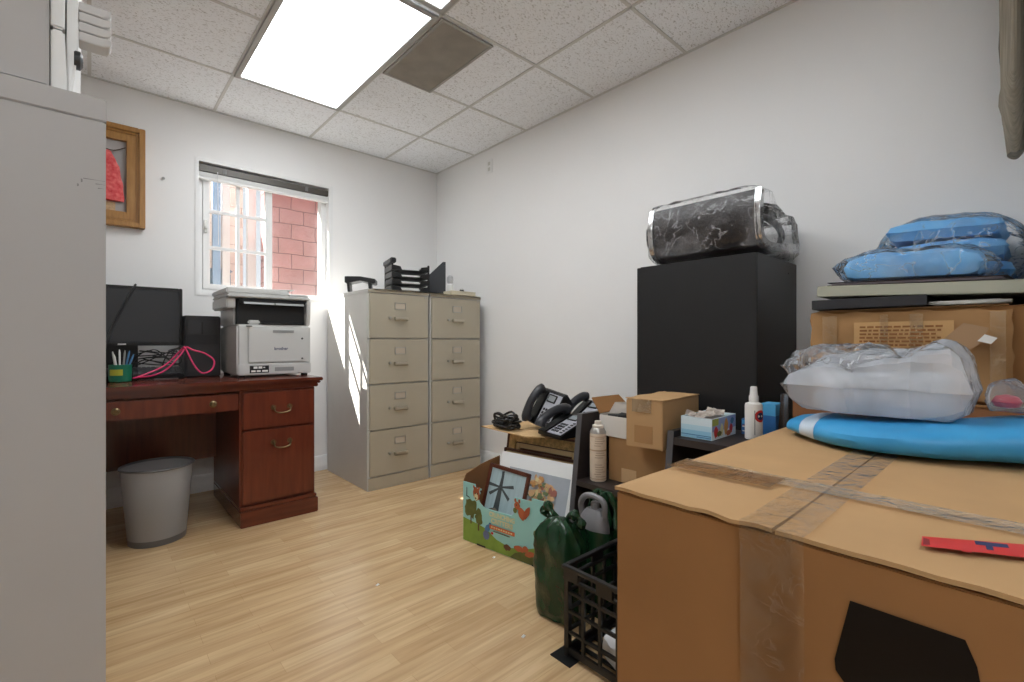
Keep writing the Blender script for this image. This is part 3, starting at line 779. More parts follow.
MB().prism([(2.115, 2.93, ZP+.0315), (2.115, 2.96, ZP+.0315), (2.115, 2.948, ZP+.05), (2.115, 2.942, ZP+.05)], (.03, 0, 0)).build('clip_body', BLACKP, cl)
MB().tube(arc((2.13, 2.945, ZP+.05), .012, 0, PI, 8, (1, 0, 0), (0, 0, 1)), .0012, 6).build('clip_wire', STEEL, cl)
bo = thing('small_bottle', 'small white bottle in front of the black magazine file', 'bottle', (2.035, 2.965, ZP+.031))
MB().lathe([(.022, .0), (.024, .003), (.024, .048), (.012, .058)], (2.035, 2.965, ZP+.0312), 16).build('bottle_body', WHITEP, bo)
MB().lathe([(.013, .058), (.022, .066), (.026, .085), (.024, .108), (.012, .12)], (2.035, 2.965, ZP+.0312), 16).build('bottle_cap', mat('silver_cap', (190, 190, 192), .3, metal=.3), bo)

# ------------------------------------------------------------------ tall grey cabinet in the left foreground and the machine on it
tc_ = filing_cabinet('tall light grey filing cabinet filling the left foreground', (-.6245, 1.6185, 0), 'tall cabinet', n=5, W=.46, D=.65, H=1.52, body=TALLG, face=TALLG, rot=(0, 0, R(-90)), lip=.05)
del tc_['group']
sc_ = Decal((.0, 1.3882, 1.25), (1, 0, 0), (0, 0, 1))
for (a, b_, cc, dd) in ((-.012, .024, .085, .0862), (-.016, -.013, .076, .084), (.008, .024, .077, .0782), (.012, .022, .068, .0692), (-.022, -.019, .066, .072)): sc_.poly([(a, cc), (b_, cc+.002), (b_, dd), (a, dd+.001)], mat('scuff_grey', (140, 138, 138), .7))
sc_.build('scuff_marks', tc_)
mc = thing('office_machine', 'pale grey office machine with ribbed tray on the tall foreground cabinet', 'printer', (-.22, 1.62, 1.522))
MB().box(-.48, -.066, 1.405, 1.83, 1.524, 1.97).build('machine_body', mat('warm_grey_plastic', (184, 181, 179), .45), mc, bevel=.004)
MB().prism([(-.064, 1.41, 1.524), (-.038, 1.41, 1.524), (-.042, 1.41, 1.655), (-.064, 1.41, 1.655)], (0, .41, 0)).build('lower_cover', WHITEP, mc, bevel=.004)
MB().prism([(-.064, 1.41, 1.658), (-.042, 1.41, 1.658), (-.040, 1.41, 1.97), (-.064, 1.41, 1.97)], (0, .41, 0)).build('upper_cover', WHITEP, mc, bevel=.004)
MB().prism([(-.040, 1.425, 1.524), (-.030, 1.425, 1.524), (-.022, 1.425, 1.62), (-.018, 1.425, 1.97), (-.038, 1.425, 1.97)], (0, .38, 0)).build('front_door', WHITEP, mc, bevel=.004)
M = frame_mx((-.0235, 1.44, 1.612), (0, 1, 0), (0, 0, 1))
MB().tube([M @ Vector((0, 0, -.004)), M @ Vector((0, 0, .006)), M @ Vector((0, 0, .011))], [.02, .02, .012], 20).build('knob', DARKP, mc)
ty = MB()
for k in range(4):
    z = 1.656+.0222*k
    prof = [(-.02, 1.43, z), (.022, 1.43, z), (.032, 1.43, z+.004), (.036, 1.43, z+.012), (.036, 1.43, z+.0205), (-.02, 1.43, z+.0205)]
    ty.prism(prof, (0, .045, 0))
ty.build('output_tray', mat('tray_grey', (206, 204, 202), .5), mc, bevel=.0015)

# ------------------------------------------------------------------ black cabinet against the right wall
bk = thing('black_steel_cabinet', 'plain black steel cabinet against the right wall', 'cabinet', (2.11, .96, 0))
b = MB().box(1.886, 2.335, .70, 1.212, .0, 1.320)
b.build('cabinet_body', BLACKM, bk, bevel=.003)
for i in range(2):
    MB().box(1.890+i*.223, 2.110+i*.221, 1.2125, 1.23, .01, 1.318).build('door', BLACKM, bk, bevel=.002)
MB().tube([(2.225, .698, 1.27), (2.225, .6965, 1.27)], .004, 10).build('screw', INK, bk)
ch = thing('wrapped_chair_part', 'black chair shell with chrome rails in clear plastic on the black cabinet', 'chair part', (2.1, .96, 1.321))
def prof_shell(off=0.0, n=6):
    P = spline([(1.915, 0, 1.572), (1.900, 0, 1.50), (1.902, 0, 1.43), (1.925, 0, 1.372), (1.985, 0, 1.348), (2.08, 0, 1.350), (2.19, 0, 1.362), (2.315, 0, 1.378)], n)
    out = []
    for i, p in enumerate(P):
        t = (P[min(i+1, len(P)-1)]-P[max(i-1, 0)]).normalized()
        out.append(p+Vector((t.z, 0, -t.x))*-off)
    return out
outer, inner = prof_shell(0), prof_shell(.024)
outer2 = prof_shell(-.004); 
sm = MB().prism(outer+inner[::-1], (0, .435, 0)).xf(Matrix.Translation((0, .716, 0)))
sm.build('leather_shell', LEATHER, ch, bevel=.004)
for y in (.692, 1.152):
    o1, o2 = prof_shell(-.008), prof_shell(.03)
    MB().prism(o1+o2[::-1], (0, .022, 0)).xf(Matrix.Translation((0, y, 0))).build('chrome_rail', CHROME, ch, bevel=.003)
ar = MB().tube(spline([(2.29, .76, 1.395), (2.30, .75, 1.45), (2.25, .75, 1.485), (2.13, .75, 1.50), (2.02, .75, 1.49)], 6), .014, 10)
ar.build('arm_tube', LEATHER, ch)
hull = [(1.905, 1.590), (1.882, 1.50), (1.884, 1.42), (1.905, 1.352), (1.97, 1.327), (2.08, 1.326), (2.2, 1.328), (2.328, 1.338), (2.330, 1.395), (2.318, 1.44), (2.305, 1.495), (2.25, 1.52), (2.12, 1.512), (2.0, 1.535), (1.94, 1.592)]
rings = []
for j in range(15):
    y = .672+.525*j/14
    s = 1.0
    if j in (0, 14): s = .80
    if j in (1, 13): s = .97
    cx_, cz_ = 2.06, 1.43
    pts = [(cx_+(x-cx_)*s, cz_+(z-cz_)*s) for x, z in hull]
    q = []
    for k in range(len(pts)):
        a, bb_ = pts[k], pts[(k+1) % len(pts)]
        for tt in (0, .5): q.append(Vector((a[0]+(bb_[0]-a[0])*tt, y, a[1]+(bb_[1]-a[1])*tt)))
    rings.append(q)
wr = MB().loft(rings)
wr.v = [Vector((min(2.333, p.x+.006*mnoise.noise(p*18)), p.y+.006*mnoise.noise(p*16+Vector((5, 0, 0))), max(1.3225, p.z+.008*mnoise.noise(p*20+Vector((0, 7, 0)))))) for p in wr.v]
wr.build('plastic_wrap', film('chair_wrap_film', (225, 226, 230), .02, .34, rough=.1, scale=9, bump=1.0, bscale=14, ridge=.02), ch, sharp=25)

# ------------------------------------------------------------------ big carton in the right foreground
BX0, BX1, BY0, BY1, BZ = .690, 1.60, -.03, .49, .715
bc_ = thing('large_carton', 'large taped cardboard carton in the right foreground', 'carton', (1.15, .23, 0))
MB().box(BX0, BX1, BY0, BY1, .001, BZ).build('carton_body', CARD3, bc_, bevel=.002)  # body darker than its top flaps: shade on the sides is in the colour
def flap(y0, y1, x0, x1, seed, z=BZ, th=.006):
    m = MB()
    def top(u, v, dz):
        x = x0+(x1-x0)*u; y = y0+(y1-y0)*v
        e = max(0, 1-u*14)
        zz = z+.0015+dz+.0025*mnoise.noise(Vector((x*5, y*5, seed)))*min(1, u*6)+ .0016
        if e > 0: x += .006*mnoise.noise(Vector((y*22, seed, 3)))*e; zz += .004*e*abs(mnoise.noise(Vector((y*14, seed, 9))))
        return Vector((x, y, zz))
    nu, nv = 40, 24; w_ = nu+1
    a = [top(i/nu, j/nv, th) for j in range(nv+1) for i in range(nu+1)]
    b_ = [p-Vector((0, 0, th)) for p in a]
    N_ = len(a)
    m.v = a+b_
    for j in range(nv):
        for i in range(nu):
            q = (j*w_+i, j*w_+i+1, (j+1)*w_+i+1, (j+1)*w_+i)
            m.f.append(list(q)); m.f.append([k+N_ for k in q[::-1]]); m.mi += [0, 0]
    edge = [i for i in range(nu+1)]+[j*w_+nu for j in range(1, nv+1)]+[nv*w_+i for i in range(nu-1, -1, -1)]+[j*w_ for j in range(nv-1, 0, -1)]
    for k in range(len(edge)):
        p, q = edge[k], edge[(k+1) % len(edge)]
        m.f.append([p, p+N_, q+N_, q]); m.mi.append(0)
    return m
flap(.236, BY1+.001, BX0-.004, BX1, 1).build('top_flap', CARD, bc_)
flap(BY0, .232, BX0-.003, BX1, 5).build('top_flap', CARD, bc_)
def strip(path, wdir, wd, name, mt, parent, n=10, lift=.0):
    """tape: path points, width along wdir"""
    P = [Vector(p) for p in path]; wv = Vector(wdir)*wd/2; m = MB(); vs = []
    for p in P:
        for k in range(5):
            q = p+wv*(k/2-1)
            vs.append(q)
    fs = [(i*5+k, i*5+k+1, (i+1)*5+k+1, (i+1)*5+k) for i in range(len(P)-1) for k in range(4)]
    return m.add(vs, fs).build(name, mt, parent)
zt = BZ+.0125
strip([(BX0-.006-.0002*k, .236, .30+.0415*k) for k in range(10)]+[(BX0-.0105, .236, BZ-.004), (BX0-.0105, .236, zt+.001)]+[(BX0+.01+.05*k, .234, zt+.0012) for k in range(18)], (0, 1, 0), .080, 'packing_tape', TAPE2, bc_)
strip([(.925, BY0+.002+.0247*k, zt+.0018) for k in range(21)]+[(.925, BY1+.004, zt+.001), (.925, BY1+.004, .62)], (1, 0, 0), .055, 'packing_tape', TAPE, bc_)
strip([(.90, .30+.012*k, zt+.0024) for k in range(17)], (1, 0, 0), .075, 'packing_tape', TAPED, bc_)
dc = Decal((0, 0, zt+.0026), (1, 0, 0), (0, 1, 0))
dc.poly([(.752, .090), (.790, .094), (.872, -.024), (.818, -.026)], REDP)
dc.poly([(.768, .055), (.799, .060), (.803, .052), (.771, .047)], REDP)
dc.poly([(.806, .046), (.820, .048), (.835, .020), (.822, .018)], NAVY)
dc.poly([(.796, .036), (.812, .038), (.815, .032), (.799, .030)], NAVY)
dc.poly([(.757, .089), (.785, .092), (.782, .086), (.762, .083)], mat('dark_red_print', (130, 28, 34), .6))
dc.build('warning_sticker', bc_)
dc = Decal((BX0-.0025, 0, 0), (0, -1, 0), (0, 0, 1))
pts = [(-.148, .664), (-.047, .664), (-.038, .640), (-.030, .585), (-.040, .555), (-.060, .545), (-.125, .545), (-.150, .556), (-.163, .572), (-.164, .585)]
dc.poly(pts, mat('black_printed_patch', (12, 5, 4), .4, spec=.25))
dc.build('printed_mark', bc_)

# blue roll, bag of packages on the big carton
ZB = zt+.006
br_ = thing('folded_blue_cover', 'folded bright blue vinyl cover with white band on the large carton', 'cover', (1.45, .23, ZB))
rg = []
cl_ = spline([(1.462, .447, ZB+.016), (1.43, .39, ZB+.019), (1.39, .31, ZB+.021), (1.375, .22, ZB+.023), (1.39, .12, ZB+.030), (1.43, .03, ZB+.038), (1.45, -.03, ZB+.042)], 5)
for i, p in enumerate(cl_):
    t = i/(len(cl_)-1)
    hh = .016+.010*min(1, t*4)+.020*t
    wd = .095+.05*min(1, t*3)
    ring = []
    for k in range(24):
        a = 2*PI*k/24
        ring.append(Vector((p.x+.04+wd*(abs(math.cos(a))**.75)*(1 if math.cos(a) > 0 else -1), p.y, max(ZB, p.z+hh*(abs(math.sin(a))**.8)*(1 if math.sin(a) > 0 else -1)))))
    rg.append(ring)
m = MB().loft(rg)
m.v = [p+Vector((.004*mnoise.noise(p*9), 0, .003*mnoise.noise(p*13) if p.z > ZB+.004 else 0)) for p in m.v]
m.build('cover_roll', BLUEB, br_)
i0 = 4
band = MB().loft([[Vector((q.x+(q.x-cl_[i].x-.04)*.012, q.y, max(ZB-.0004, q.z+(q.z-cl_[i].z)*.015+(.001 if q.z > cl_[i].z else 0)))) for q in rg[i]] for i in range(i0, i0+4)], cap=False)
band.v = [p+Vector((.004*mnoise.noise(p*9), 0, .003*mnoise.noise(p*13) if p.z > ZB+.004 else 0)) for p in band.v]
band.build('white_band', mat('pale_grey_band', (206, 220, 234), .5), br_)

def pouch(x0, x1, y0, y1, z0, z1, nx=18, ny=26, puff=.5, amp=.01, sc=16, seed=0, floor=None, wall=None):
    """puffy flat package: two sheets joined at the rim"""
    m = MB(); vs = []; top = {}; bot = {}
    def pr_(u, v): 
        e = max(0, (1-abs(2*u-1)**3.2)*(1-abs(2*v-1)**3.2))
        return e**puff
    zm = z0+(z1-z0)*.42
    for j in range(ny+1):
        for i in range(nx+1):
            u, v = i/nx, j/ny; x = x0+(x1-x0)*u; y = y0+(y1-y0)*v; e = pr_(u, v)
            nz = Vector(mnoise.noise_vector(Vector((x*sc, y*sc, seed))))+.5*Vector(mnoise.noise_vector(Vector((x*sc*2.3, y*sc*2.3, seed+3))))
            rim = (i in (0, nx) or j in (0, ny))
            pt_ = Vector((x+nz.x*amp, y+nz.y*amp, zm+(z1-zm)*e+nz.z*amp*(.35 if rim else 1)))
            top[i, j] = len(vs); vs.append(pt_)
    for j in range(ny+1):
        for i in range(nx+1):
            if i in (0, nx) or j in (0, ny): bot[i, j] = top[i, j]; continue
            u, v = i/nx, j/ny; p = vs[top[i, j]]; e = pr_(u, v)
            bot[i, j] = len(vs); vs.append(Vector((p.x, p.y, min(zm-(zm-z0)*min(1, e*1.6), p.z-.002))))
    if floor is not None: vs = [Vector((p.x, p.y, max(floor, p.z))) for p in vs]
    if wall is not None: vs = [Vector((min(wall, p.x), p.y, p.z)) for p in vs]
    fs = []
    for j in range(ny):
        for i in range(nx):
            for d_, rv in ((top, 0), (bot, 1)):
                q = [d_[i, j], d_[i+1, j], d_[i+1, j+1], d_[i, j+1]]
                fs.append(q[::-1] if rv else q)
    return m.add(vs, fs)
ZQ = ZB+.070
pk = thing('plastic_bag_of_packages', 'crumpled milky plastic bag of packages on the blue cover', 'plastic bag', (1.47, .26, ZQ))
pb = MB().box(1.385, 1.56, .115, .385, ZQ+.006, ZQ+.056)
pb.build('grey_package', mat('grey_white_package', (206, 212, 222), .5), pk, bevel=.015, seg=3)
pb = MB().box(1.42, 1.57, .13, .39, ZQ+.062, ZQ+.10); pb.xf(Matrix.Translation((0, 0, 0)))
pb.build('white_package', mat('white_package', (226, 232, 240), .5), pk, bevel=.012, seg=3)
MB().box(1.43, 1.56, .24, .40, ZQ+.102, ZQ+.128).build('brown_package', mat('brown_package', (110, 92, 88), .6), pk, bevel=.008)
m = pouch(1.345, 1.61, .085, .43, ZQ+.001, ZQ+.150, puff=.4, amp=.016, sc=11, seed=4, floor=ZQ+.0005)
m.v = [p+Vector((0, 0, .045*max(0, min(1, (.20-p.y)/.09))*max(0, min(1, (p.z-ZQ-.08)/.05))-.02*max(0, min(1, (p.y-.30)/.1))*max(0, min(1, (p.z-ZQ-.08)/.05)))) for p in m.v]
m.v = [p+.012*Vector(mnoise.noise_vector(p*7+Vector((3, 1, 8))))*min(1, (p.z-ZQ)/.05) for p in m.v]
m.build('outer_bag', MILKY, pk, sharp=12)
m = pouch(1.36, 1.60, .18, .445, ZQ+.075, ZQ+.158, amp=.02, sc=15, seed=9)
m.build('crumpled_film', CLEAR, pk, sharp=20)
bp_ = thing('small_clear_bag', 'small clear plastic bag with red item beside the milky bag', 'plastic bag', (1.46, .06, ZQ+.006))
m = pouch(1.44, 1.60, -.005, .072, ZQ+.024, ZQ+.085, nx=16, ny=14, amp=.012, sc=20, seed=21)
m.build('bag_film', film('grey_clear_film', (190, 190, 196), .2, .6, rough=.15, scale=18), bp_, sharp=25)
m = MB(); m.lathe([(.002, 0), (.024, .004), (.03, .014), (.022, .026), (.004, .03)], (1.48, .036, ZQ+.030), 16, sx=.8, sy=.8)
m.build('red_item', mat('crimson_fabric', (196, 20, 60), .5), bp_)

# ------------------------------------------------------------------ stack in the near right corner
kc = thing('brown_corner_carton', 'tall brown carton standing in the corner under the tattered box', 'carton', (2.05, .29, 0))
MB().box(1.775, 2.322, .006, .545, .001, .80).build('carton_body', mat('mid_brown_carton', (158, 110, 76), .85, var=.05, spec=.15), kc, bevel=.003)
MB().box(1.773, 2.324, .004, .286, .8005, .806).build('top_flap', CARD3, kc, bevel=.001)
MB().box(1.773, 2.324, .289, .547, .8005, .806).build('top_flap', CARD3, kc, bevel=.001)
tb = thing('tattered_carton', 'tattered cardboard box with printed panel and shiny tape under the shelf board', 'carton', (2.05, .26, .807))
def wob_panel(o, u, v, nu, nv, amp, th, seed, rag=.004):
    o, u, v = Vector(o), Vector(u), Vector(v); nrm = u.cross(v).normalized(); m = MB()
    def P(i, j, d):
        a, b_ = i/nu, j/nv
        q = o+u*a+v*b_+nrm*(amp*mnoise.noise(Vector((a*4, b_*3, seed)))+d)
        if i in (0, nu): q += u.normalized()*rag*mnoise.noise(Vector((b_*7, seed, 2)))
        if j in (0, nv): q += v.normalized()*rag*mnoise.noise(Vector((a*9, seed, 5)))
        return q
    w_ = nu+1; A = [P(i, j, 0) for j in range(nv+1) for i in range(nu+1)]; B = [P(i, j, -th) for j in range(nv+1) for i in range(nu+1)]
    N_ = len(A); m.v = A+B
    for j in range(nv):
        for i in range(nu):
            q = [j*w_+i, j*w_+i+1, (j+1)*w_+i+1, (j+1)*w_+i]; m.f += [q, [k+N_ for k in q[::-1]]]; m.mi += [0, 0]
    e = [i for i in range(nu+1)]+[j*w_+nu for j in range(1, nv+1)]+[nv*w_+i for i in range(nu-1, -1, -1)]+[j*w_ for j in range(nv-1, 0, -1)]
    for k in range(len(e)):
        a, b_ = e[k], e[(k+1) % len(e)]; m.f.append([a, a+N_, b_+N_, b_]); m.mi.append(0)
    return m
TX = 1.795
MB().box(TX+.012, 2.30, .008, .47, .808, 1.075).build('box_body', CARD3, tb, bevel=.003)
wob_panel((TX, .495, .822), (0, -.462, -.008), (0, 0, .250), 22, 10, .010, .005, 3, .008).build('front_panel', CARD2, tb)
MB().box(TX+.01, 2.31, .04, .475, 1.0755, 1.080).build('lid', CARD2, tb, bevel=.001)
dc = Decal((TX-.0075, .36, .88), (0, -1, 0), (0, 0, 1))
pr2 = mat('brown_box_ink', (146, 96, 52), .8); pr3 = mat('light_box_panel', (200, 158, 106), .8)
dc.rect(-.015, .215, -.02, .158, pr3)
rr = random.Random(5)
for k in range(13):
    x = .0
    while x < .19:
        wl = rr.uniform(.006, .02); 
        if x+wl > .2: break
        dc.rect(x, x+wl, .140-k*.011, .1455-k*.011, pr2); x += wl+.004
dc.poly([(.19, .10), (.235, .15), (.285, .135), (.265, .09), (.225, .06)], mat('torn_brown_patch', (172, 138, 104), .9))
dc.poly([(.262, .10), (.276, .118), (.300, .108), (.288, .092)], PAPER)
dc.build('printed_panel', tb)
for (y, w_) in ((.44, .04), (.30, .02), (.225, .03), (.06, .03)):
    strip([(TX-.0095, y, .826+.026*k) for k in range(10)], (0, 1, 0), w_, 'packing_tape', film('glossy_tape', (228, 200, 160), .15, .5, rough=.08, scale=20, bump=1.0, bscale=26), tb)

MBD = mat('black_binder_cover', (40, 40, 44), .5)
bi = thing('black_binder', 'flat black binder between tattered box and shelf board', 'binder', (2.0, .34, 1.082))
MB().box(1.775, 2.06, .20, .487, 1.083, 1.086).box(1.775, 2.06, .20, .487, 1.110, 1.113).box(1.772, 1.776, .20, .487, 1.083, 1.113).build('binder_cover', MBD, bi, bevel=.001)
MB().box(1.779, 2.05, .205, .482, 1.0865, 1.1095).build('binder_pages', mat('dim_pages', (70, 68, 68), .8), bi)
pp = MB()
for k in range(8):
    M = Matrix.Translation((1.93, .12, 1.083+k*.0012)) @ Euler((0, 0, R(rr.uniform(-9, 9)))).to_matrix().to_4x4()
    q = MB().box(-.14, .14, -.075, .07, 0, .0009); pp.add([M @ p for p in q.v], q.f)
tag(pp.build('loose_papers', PAPER, loc=(1.93, .12, 1.083)), 'loose white papers sticking out under the shelf board', 'papers')
sb = thing('shelf_board', 'grey green shelf board lying on the stack in the near corner', 'board', (2.05, .26, 1.116), (R(2.6), 0, 0))
MB().box(-.27, .27, -.25, .215, .0, .034).build('board', mat('grey_green_melamine', (176, 176, 158), .45), sb, bevel=.002, local=True)
def on_board(y): return 1.116+.034/math.cos(R(2.6))+(y-.26)*math.tan(R(2.6))
fo = thing('dark_folder', 'dark folder with papers lying on the shelf board under blue packages', 'folder', (1.98, .23, on_board(.23)+.0035), (R(2.6), R(0), R(-4)))
MB().box(-.17, .24, -.20, .215, .001, .003).box(-.17, .24, -.20, .215, .010, .012).box(.239, .242, -.20, .215, .001, .012).build('folder_cover', mat('dark_plum_card', (48, 38, 44), .5), fo, local=True)
MB().box(-.16, .235, -.19, .205, .0035, .0095).build('folder_papers', mat('lilac_papers', (190, 178, 186), .8), fo, local=True)
zb = on_board(.26)+.018
def gown(label, x0, x1, y0, y1, z0, z1, seed, layers):
    t = thing('wrapped_blue_gowns', label, 'package', ((x0+x1)/2, (y0+y1)/2, z0), (R(2.6), 0, 0), 'wrapped blue packages')
    cx_, cy_ = (x0+x1)/2, (y0+y1)/2
    hz = (z1-z0)/layers
    for k in range(layers):
        m = pouch(x0-cx_+.02, x1-cx_-.02, y0-cy_+.03+.012*k, y1-cy_-.03-.01*(k % 2), .006+hz*k*.93, .006+hz*(k+1)*.93-.003, nx=18, ny=30, puff=.27, amp=.007, sc=11, seed=seed+k)
        m.build('blue_fold', BLUE, t, local=True)
    m = pouch(x0-cx_, x1-cx_, y0-cy_, y1-cy_, .001, (z1-z0)+.008, nx=20, ny=30, amp=.009, sc=17, seed=seed+40, floor=.0005)
    m.build('clear_bag', film('gown_bag_film', (224, 236, 248), .03, .42, rough=.1, scale=12, bump=1.0, bscale=20, ridge=.025), t, local=True, sharp=25)
gown('lower flat package of blue gowns in clear plastic at the board edge', 1.80, 1.99, .06, .44, zb, zb+.090, 3, 1)
gown('taller package of folded blue gowns behind the flat blue package', 2.01, 2.32, .006, .375, zb, zb+.225, 12, 3)

# hanging garment on the near wall
hg = thing('hanging_coat', 'grey brown coat hanging on the near wall at the right edge', 'coat', (2.2, .03, 2.3))
rg = []
for j in range(26):
    t = j/25; z = 2.36-.775*t
    wd = .13 if t < .72 else .13*(1-.75*((t-.72)/.28))
    cx_ = 2.205-.008*t+(.035*((t-.72)/.28) if t > .72 else 0)
    ring = []
    for k in range(28):
        a = 2*PI*k/28
        x = cx_+wd*math.cos(a)
        y = .036+(.028 if t < .8 else .028*(1-(t-.8)*2.2))*math.sin(a)*(1+.25*math.sin(x*95+t*2))+.004*math.sin(x*80+t*3)*(1-abs(math.cos(a)))
        ring.append(Vector((x, max(.004, y), z+.01*math.sin(x*60)*(1 if t > .9 else 0))))
    rg.append(ring)
MB().loft(rg).build('coat_cloth', mat('grey_brown_cloth', (152, 142, 126), .9, var=.25, vscale=6, stretch=(40, 10, 1), bump=.2, bscale=60), hg)
m = MB().loft([[Vector((2.27+.055*math.cos(2*PI*k/14), .055+.016*math.sin(2*PI*k/14)+.004*math.sin(j), 2.36-.05*j)) for k in range(14)] for j in range(13)])
m.build('dark_sleeve', mat('near_black_cloth', (44, 38, 36), .9), hg)
MB().tube([(2.2, .001, 2.39), (2.2, .03, 2.39), (2.2, .045, 2.41)], .005, 8).tube([(2.2, .03, 2.36), (2.2, .03, 2.395)], .003, 8).build('wall_hook', STEEL, hg)

# ------------------------------------------------------------------ dark shelf unit in front of the black cabinet
su = thing('dark_shelf_unit', 'low espresso shelf unit with sloping sides before the black cabinet', 'shelf unit', (1.71, .95, 0))
SX0, SX1 = 1.55, 1.872
def side(y0, y1, zt_, nm='side_panel'):
    b_ = MB().prism([(SX0-.075, y0, .001), (SX1, y0, .001), (SX1, y0, zt_), (SX0+.012, y0, zt_)], (0, y1-y0, 0)).build(nm, ESPRESSO, su, bevel=.001)
    MB().prism([(SX0-.078, y0, .001), (SX0-.0755, y0, .001), (SX0+.0115, y0, zt_), (SX0+.009, y0, zt_)], (0, y1-y0, 0)).build('edge_band', EDGEG, b_)
side(1.285, 1.31, .668); side(.862, .886, .655); side(.575, .598, .635)
MB().box(SX0-.03, SX1, .887, 1.284, .372, .394).build('shelf', ESPRESSO, su, bevel=.001)
MB().box(SX0-.06, SX1, .887, 1.284, .06, .082).build('shelf', ESPRESSO, su, bevel=.001)
MB().box(SX0+.004, SX1, .599, .861, .608, .634).build('top_board', ESPRESSO, su, bevel=.001)
MB().box(SX0-.045, SX1, .599, .861, .20, .222).build('shelf', ESPRESSO, su, bevel=.001)
MB().box(SX1-.008, SX1, .599, 1.284, .085, .37).build('back_panel', mat('dark_hardboard', (30, 26, 25), .8), su)
ZS = .634
# tissue / glove box with torn open top
gb = thing('printed_tissue_box', 'torn open white and blue printed box on the dark shelf', 'box', (1.69, .80, ZS))
gx0, gx1, gy0, gy1, gz = 1.592, 1.785, .738, .852, ZS+.076
g = MB(); g.box(gx0, gx1, gy0, gy0+.002, ZS+.001, gz); g.box(gx0, gx1, gy1-.002, gy1, ZS+.001, gz); g.box(gx0, gx0+.002, gy0+.002, gy1-.002, ZS+.001, gz); g.box(gx1-.002, gx1, gy0+.002, gy1-.002, ZS+.001, gz); g.box(gx0+.002, gx1-.002, gy0+.002, gy1-.002, ZS+.001, ZS+.003)
g.build('box_shell', mat('pale_blue_card', (216, 232, 240), .6), gb)
dc = Decal((gx0-.0003, gy1, ZS), (0, -1, 0), (0, 0, 1))
dc.rect(.002, .112, .002, .03, mat('sky_print', (150, 202, 228), .6)); dc.rect(.002, .112, .012, .015, BLUEPR); dc.rect(.06, .112, .006, .009, BLUEPR); dc.rect(.002, .112, .03, .048, mat('sky_print_pale', (186, 220, 236), .6))
dc.build('end_print', gb)
dc = Decal((gx0, gy0-.0003, ZS), (1, 0, 0), (0, 0, 1))
dc.rect(.002, .19, .03, .074, mat('lilac_print', (150, 170, 214), .6)); dc.rect(.002, .05, .05, .074, mat('lime_print', (180, 190, 96), .6))
for (x, y, rx, ry, mm) in ((.03, .028, .016, .02, REDP), (.075, .032, .012, .022, CREAM), (.11, .04, .016, .03, mat('amber_print', (206, 150, 74), .6)), (.15, .028, .013, .018, REDP), (.16, .055, .014, .012, BLUEPR), (.055, .02, .018, .01, OLIVE), (.13, .014, .02, .01, ORANGE)):
    dc.ell(x, y, rx, ry, mm, wob=.3, seed=x)
dc.build('side_print', gb)
tf = MB(); rr2 = random.Random(8)
for k in range(10):
    x = gx0+.015+.017*k; y = gy0+.02+.07*rr2.random()
    tf.add([(x, y, gz-.004), (x+.03, y+.01, gz+.004+.012*rr2.random()), (x+.026, y+.04, gz+.006+.012*rr2.random()), (x-.006, y+.032, gz-.002)], [(0, 1, 2, 3)])
tf.build('torn_top', mat('torn_card', (206, 196, 184), .7, rgb2=(120, 104, 96), vscale=40), gb)
MB().box(gx0+.004, gx1-.004, gy0+.004, gy1-.004, ZS+.004, gz-.012).build('tissue_block', mat('grey_tissue', (178, 172, 168), .9, bump=.6, bscale=60), gb)

sp = thing('spray_bottle', 'white spray bottle with round red and blue logo on the dark shelf', 'bottle', (1.735, .655, ZS))
MB().lathe([(.026, ZS+.001), (.0285, ZS+.004), (.0285, ZS+.118), (.027, ZS+.126), (.014, ZS+.132), (.012, ZS+.136)], (1.735, .655, 0), 28).build('bottle_body', mat('warm_white_plastic', (236, 232, 226), .35), sp)
MB().lathe([(.0155, ZS+.134), (.0155, ZS+.152), (.013, ZS+.156), (.011, ZS+.182), (.0095, ZS+.186)], (1.735, .655, 0), 24).build('sprayer_cap', WHITEP, sp)
MB().tube([(1.735, .655, ZS+.172), (1.72, .650, ZS+.172)], .004, 8).build('nozzle', WHITEP, sp)
def wrap_disc(c, r, a0, z0, rad, mt, name, par, n=18, rin=0, lift=.0004, off=0):
    m = MB(); vs = []
    rr_ = r+lift
    for ring in (rin, rad):
        for k in range(n):
            a = 2*PI*k/n; u = ring*math.cos(a)/r; vz = ring*math.sin(a)
            vs.append((c[0]+rr_*math.cos(a0+u), c[1]+rr_*math.sin(a0+u), z0+vz))
    m.add(vs, [(k, (k+1) % n, n+(k+1) % n, n+k) for k in range(n)])
    return m.build(name, mt, par)
la0 = R(-112)
wrap_disc((1.735, .655), .0285, la0, ZS+.085, .021, REDP, 'logo_ring', sp, rin=.013)
wrap_disc((1.735, .655), .0285, la0, ZS+.085, .013, NAVY, 'logo_centre', sp, rin=.0)
m = MB()
m.grid(lambda u, v: Vector((1.735+.0289*math.cos(R(-155)+u*R(5)), .655+.0289*math.sin(R(-155)+u*R(5)), ZS+.02+.085*v)), 2, 1)
m.build('side_text_line', GREYT, sp)
bb_ = thing('blue_glove_box', 'blue box with clear flap behind the white spray bottle', 'box', (1.80, .66, ZS))
MB().box(1.79, 1.868, .602, .655, ZS+.001, ZS+.080).build('box_body', mat('blue_box_card', (60, 124, 190), .5), bb_, bevel=.001)
MB().box(1.791, 1.867, .603, .654, ZS+.0805, ZS+.122).build('top_print', mat('light_blue_card', (92, 182, 232), .5), bb_)
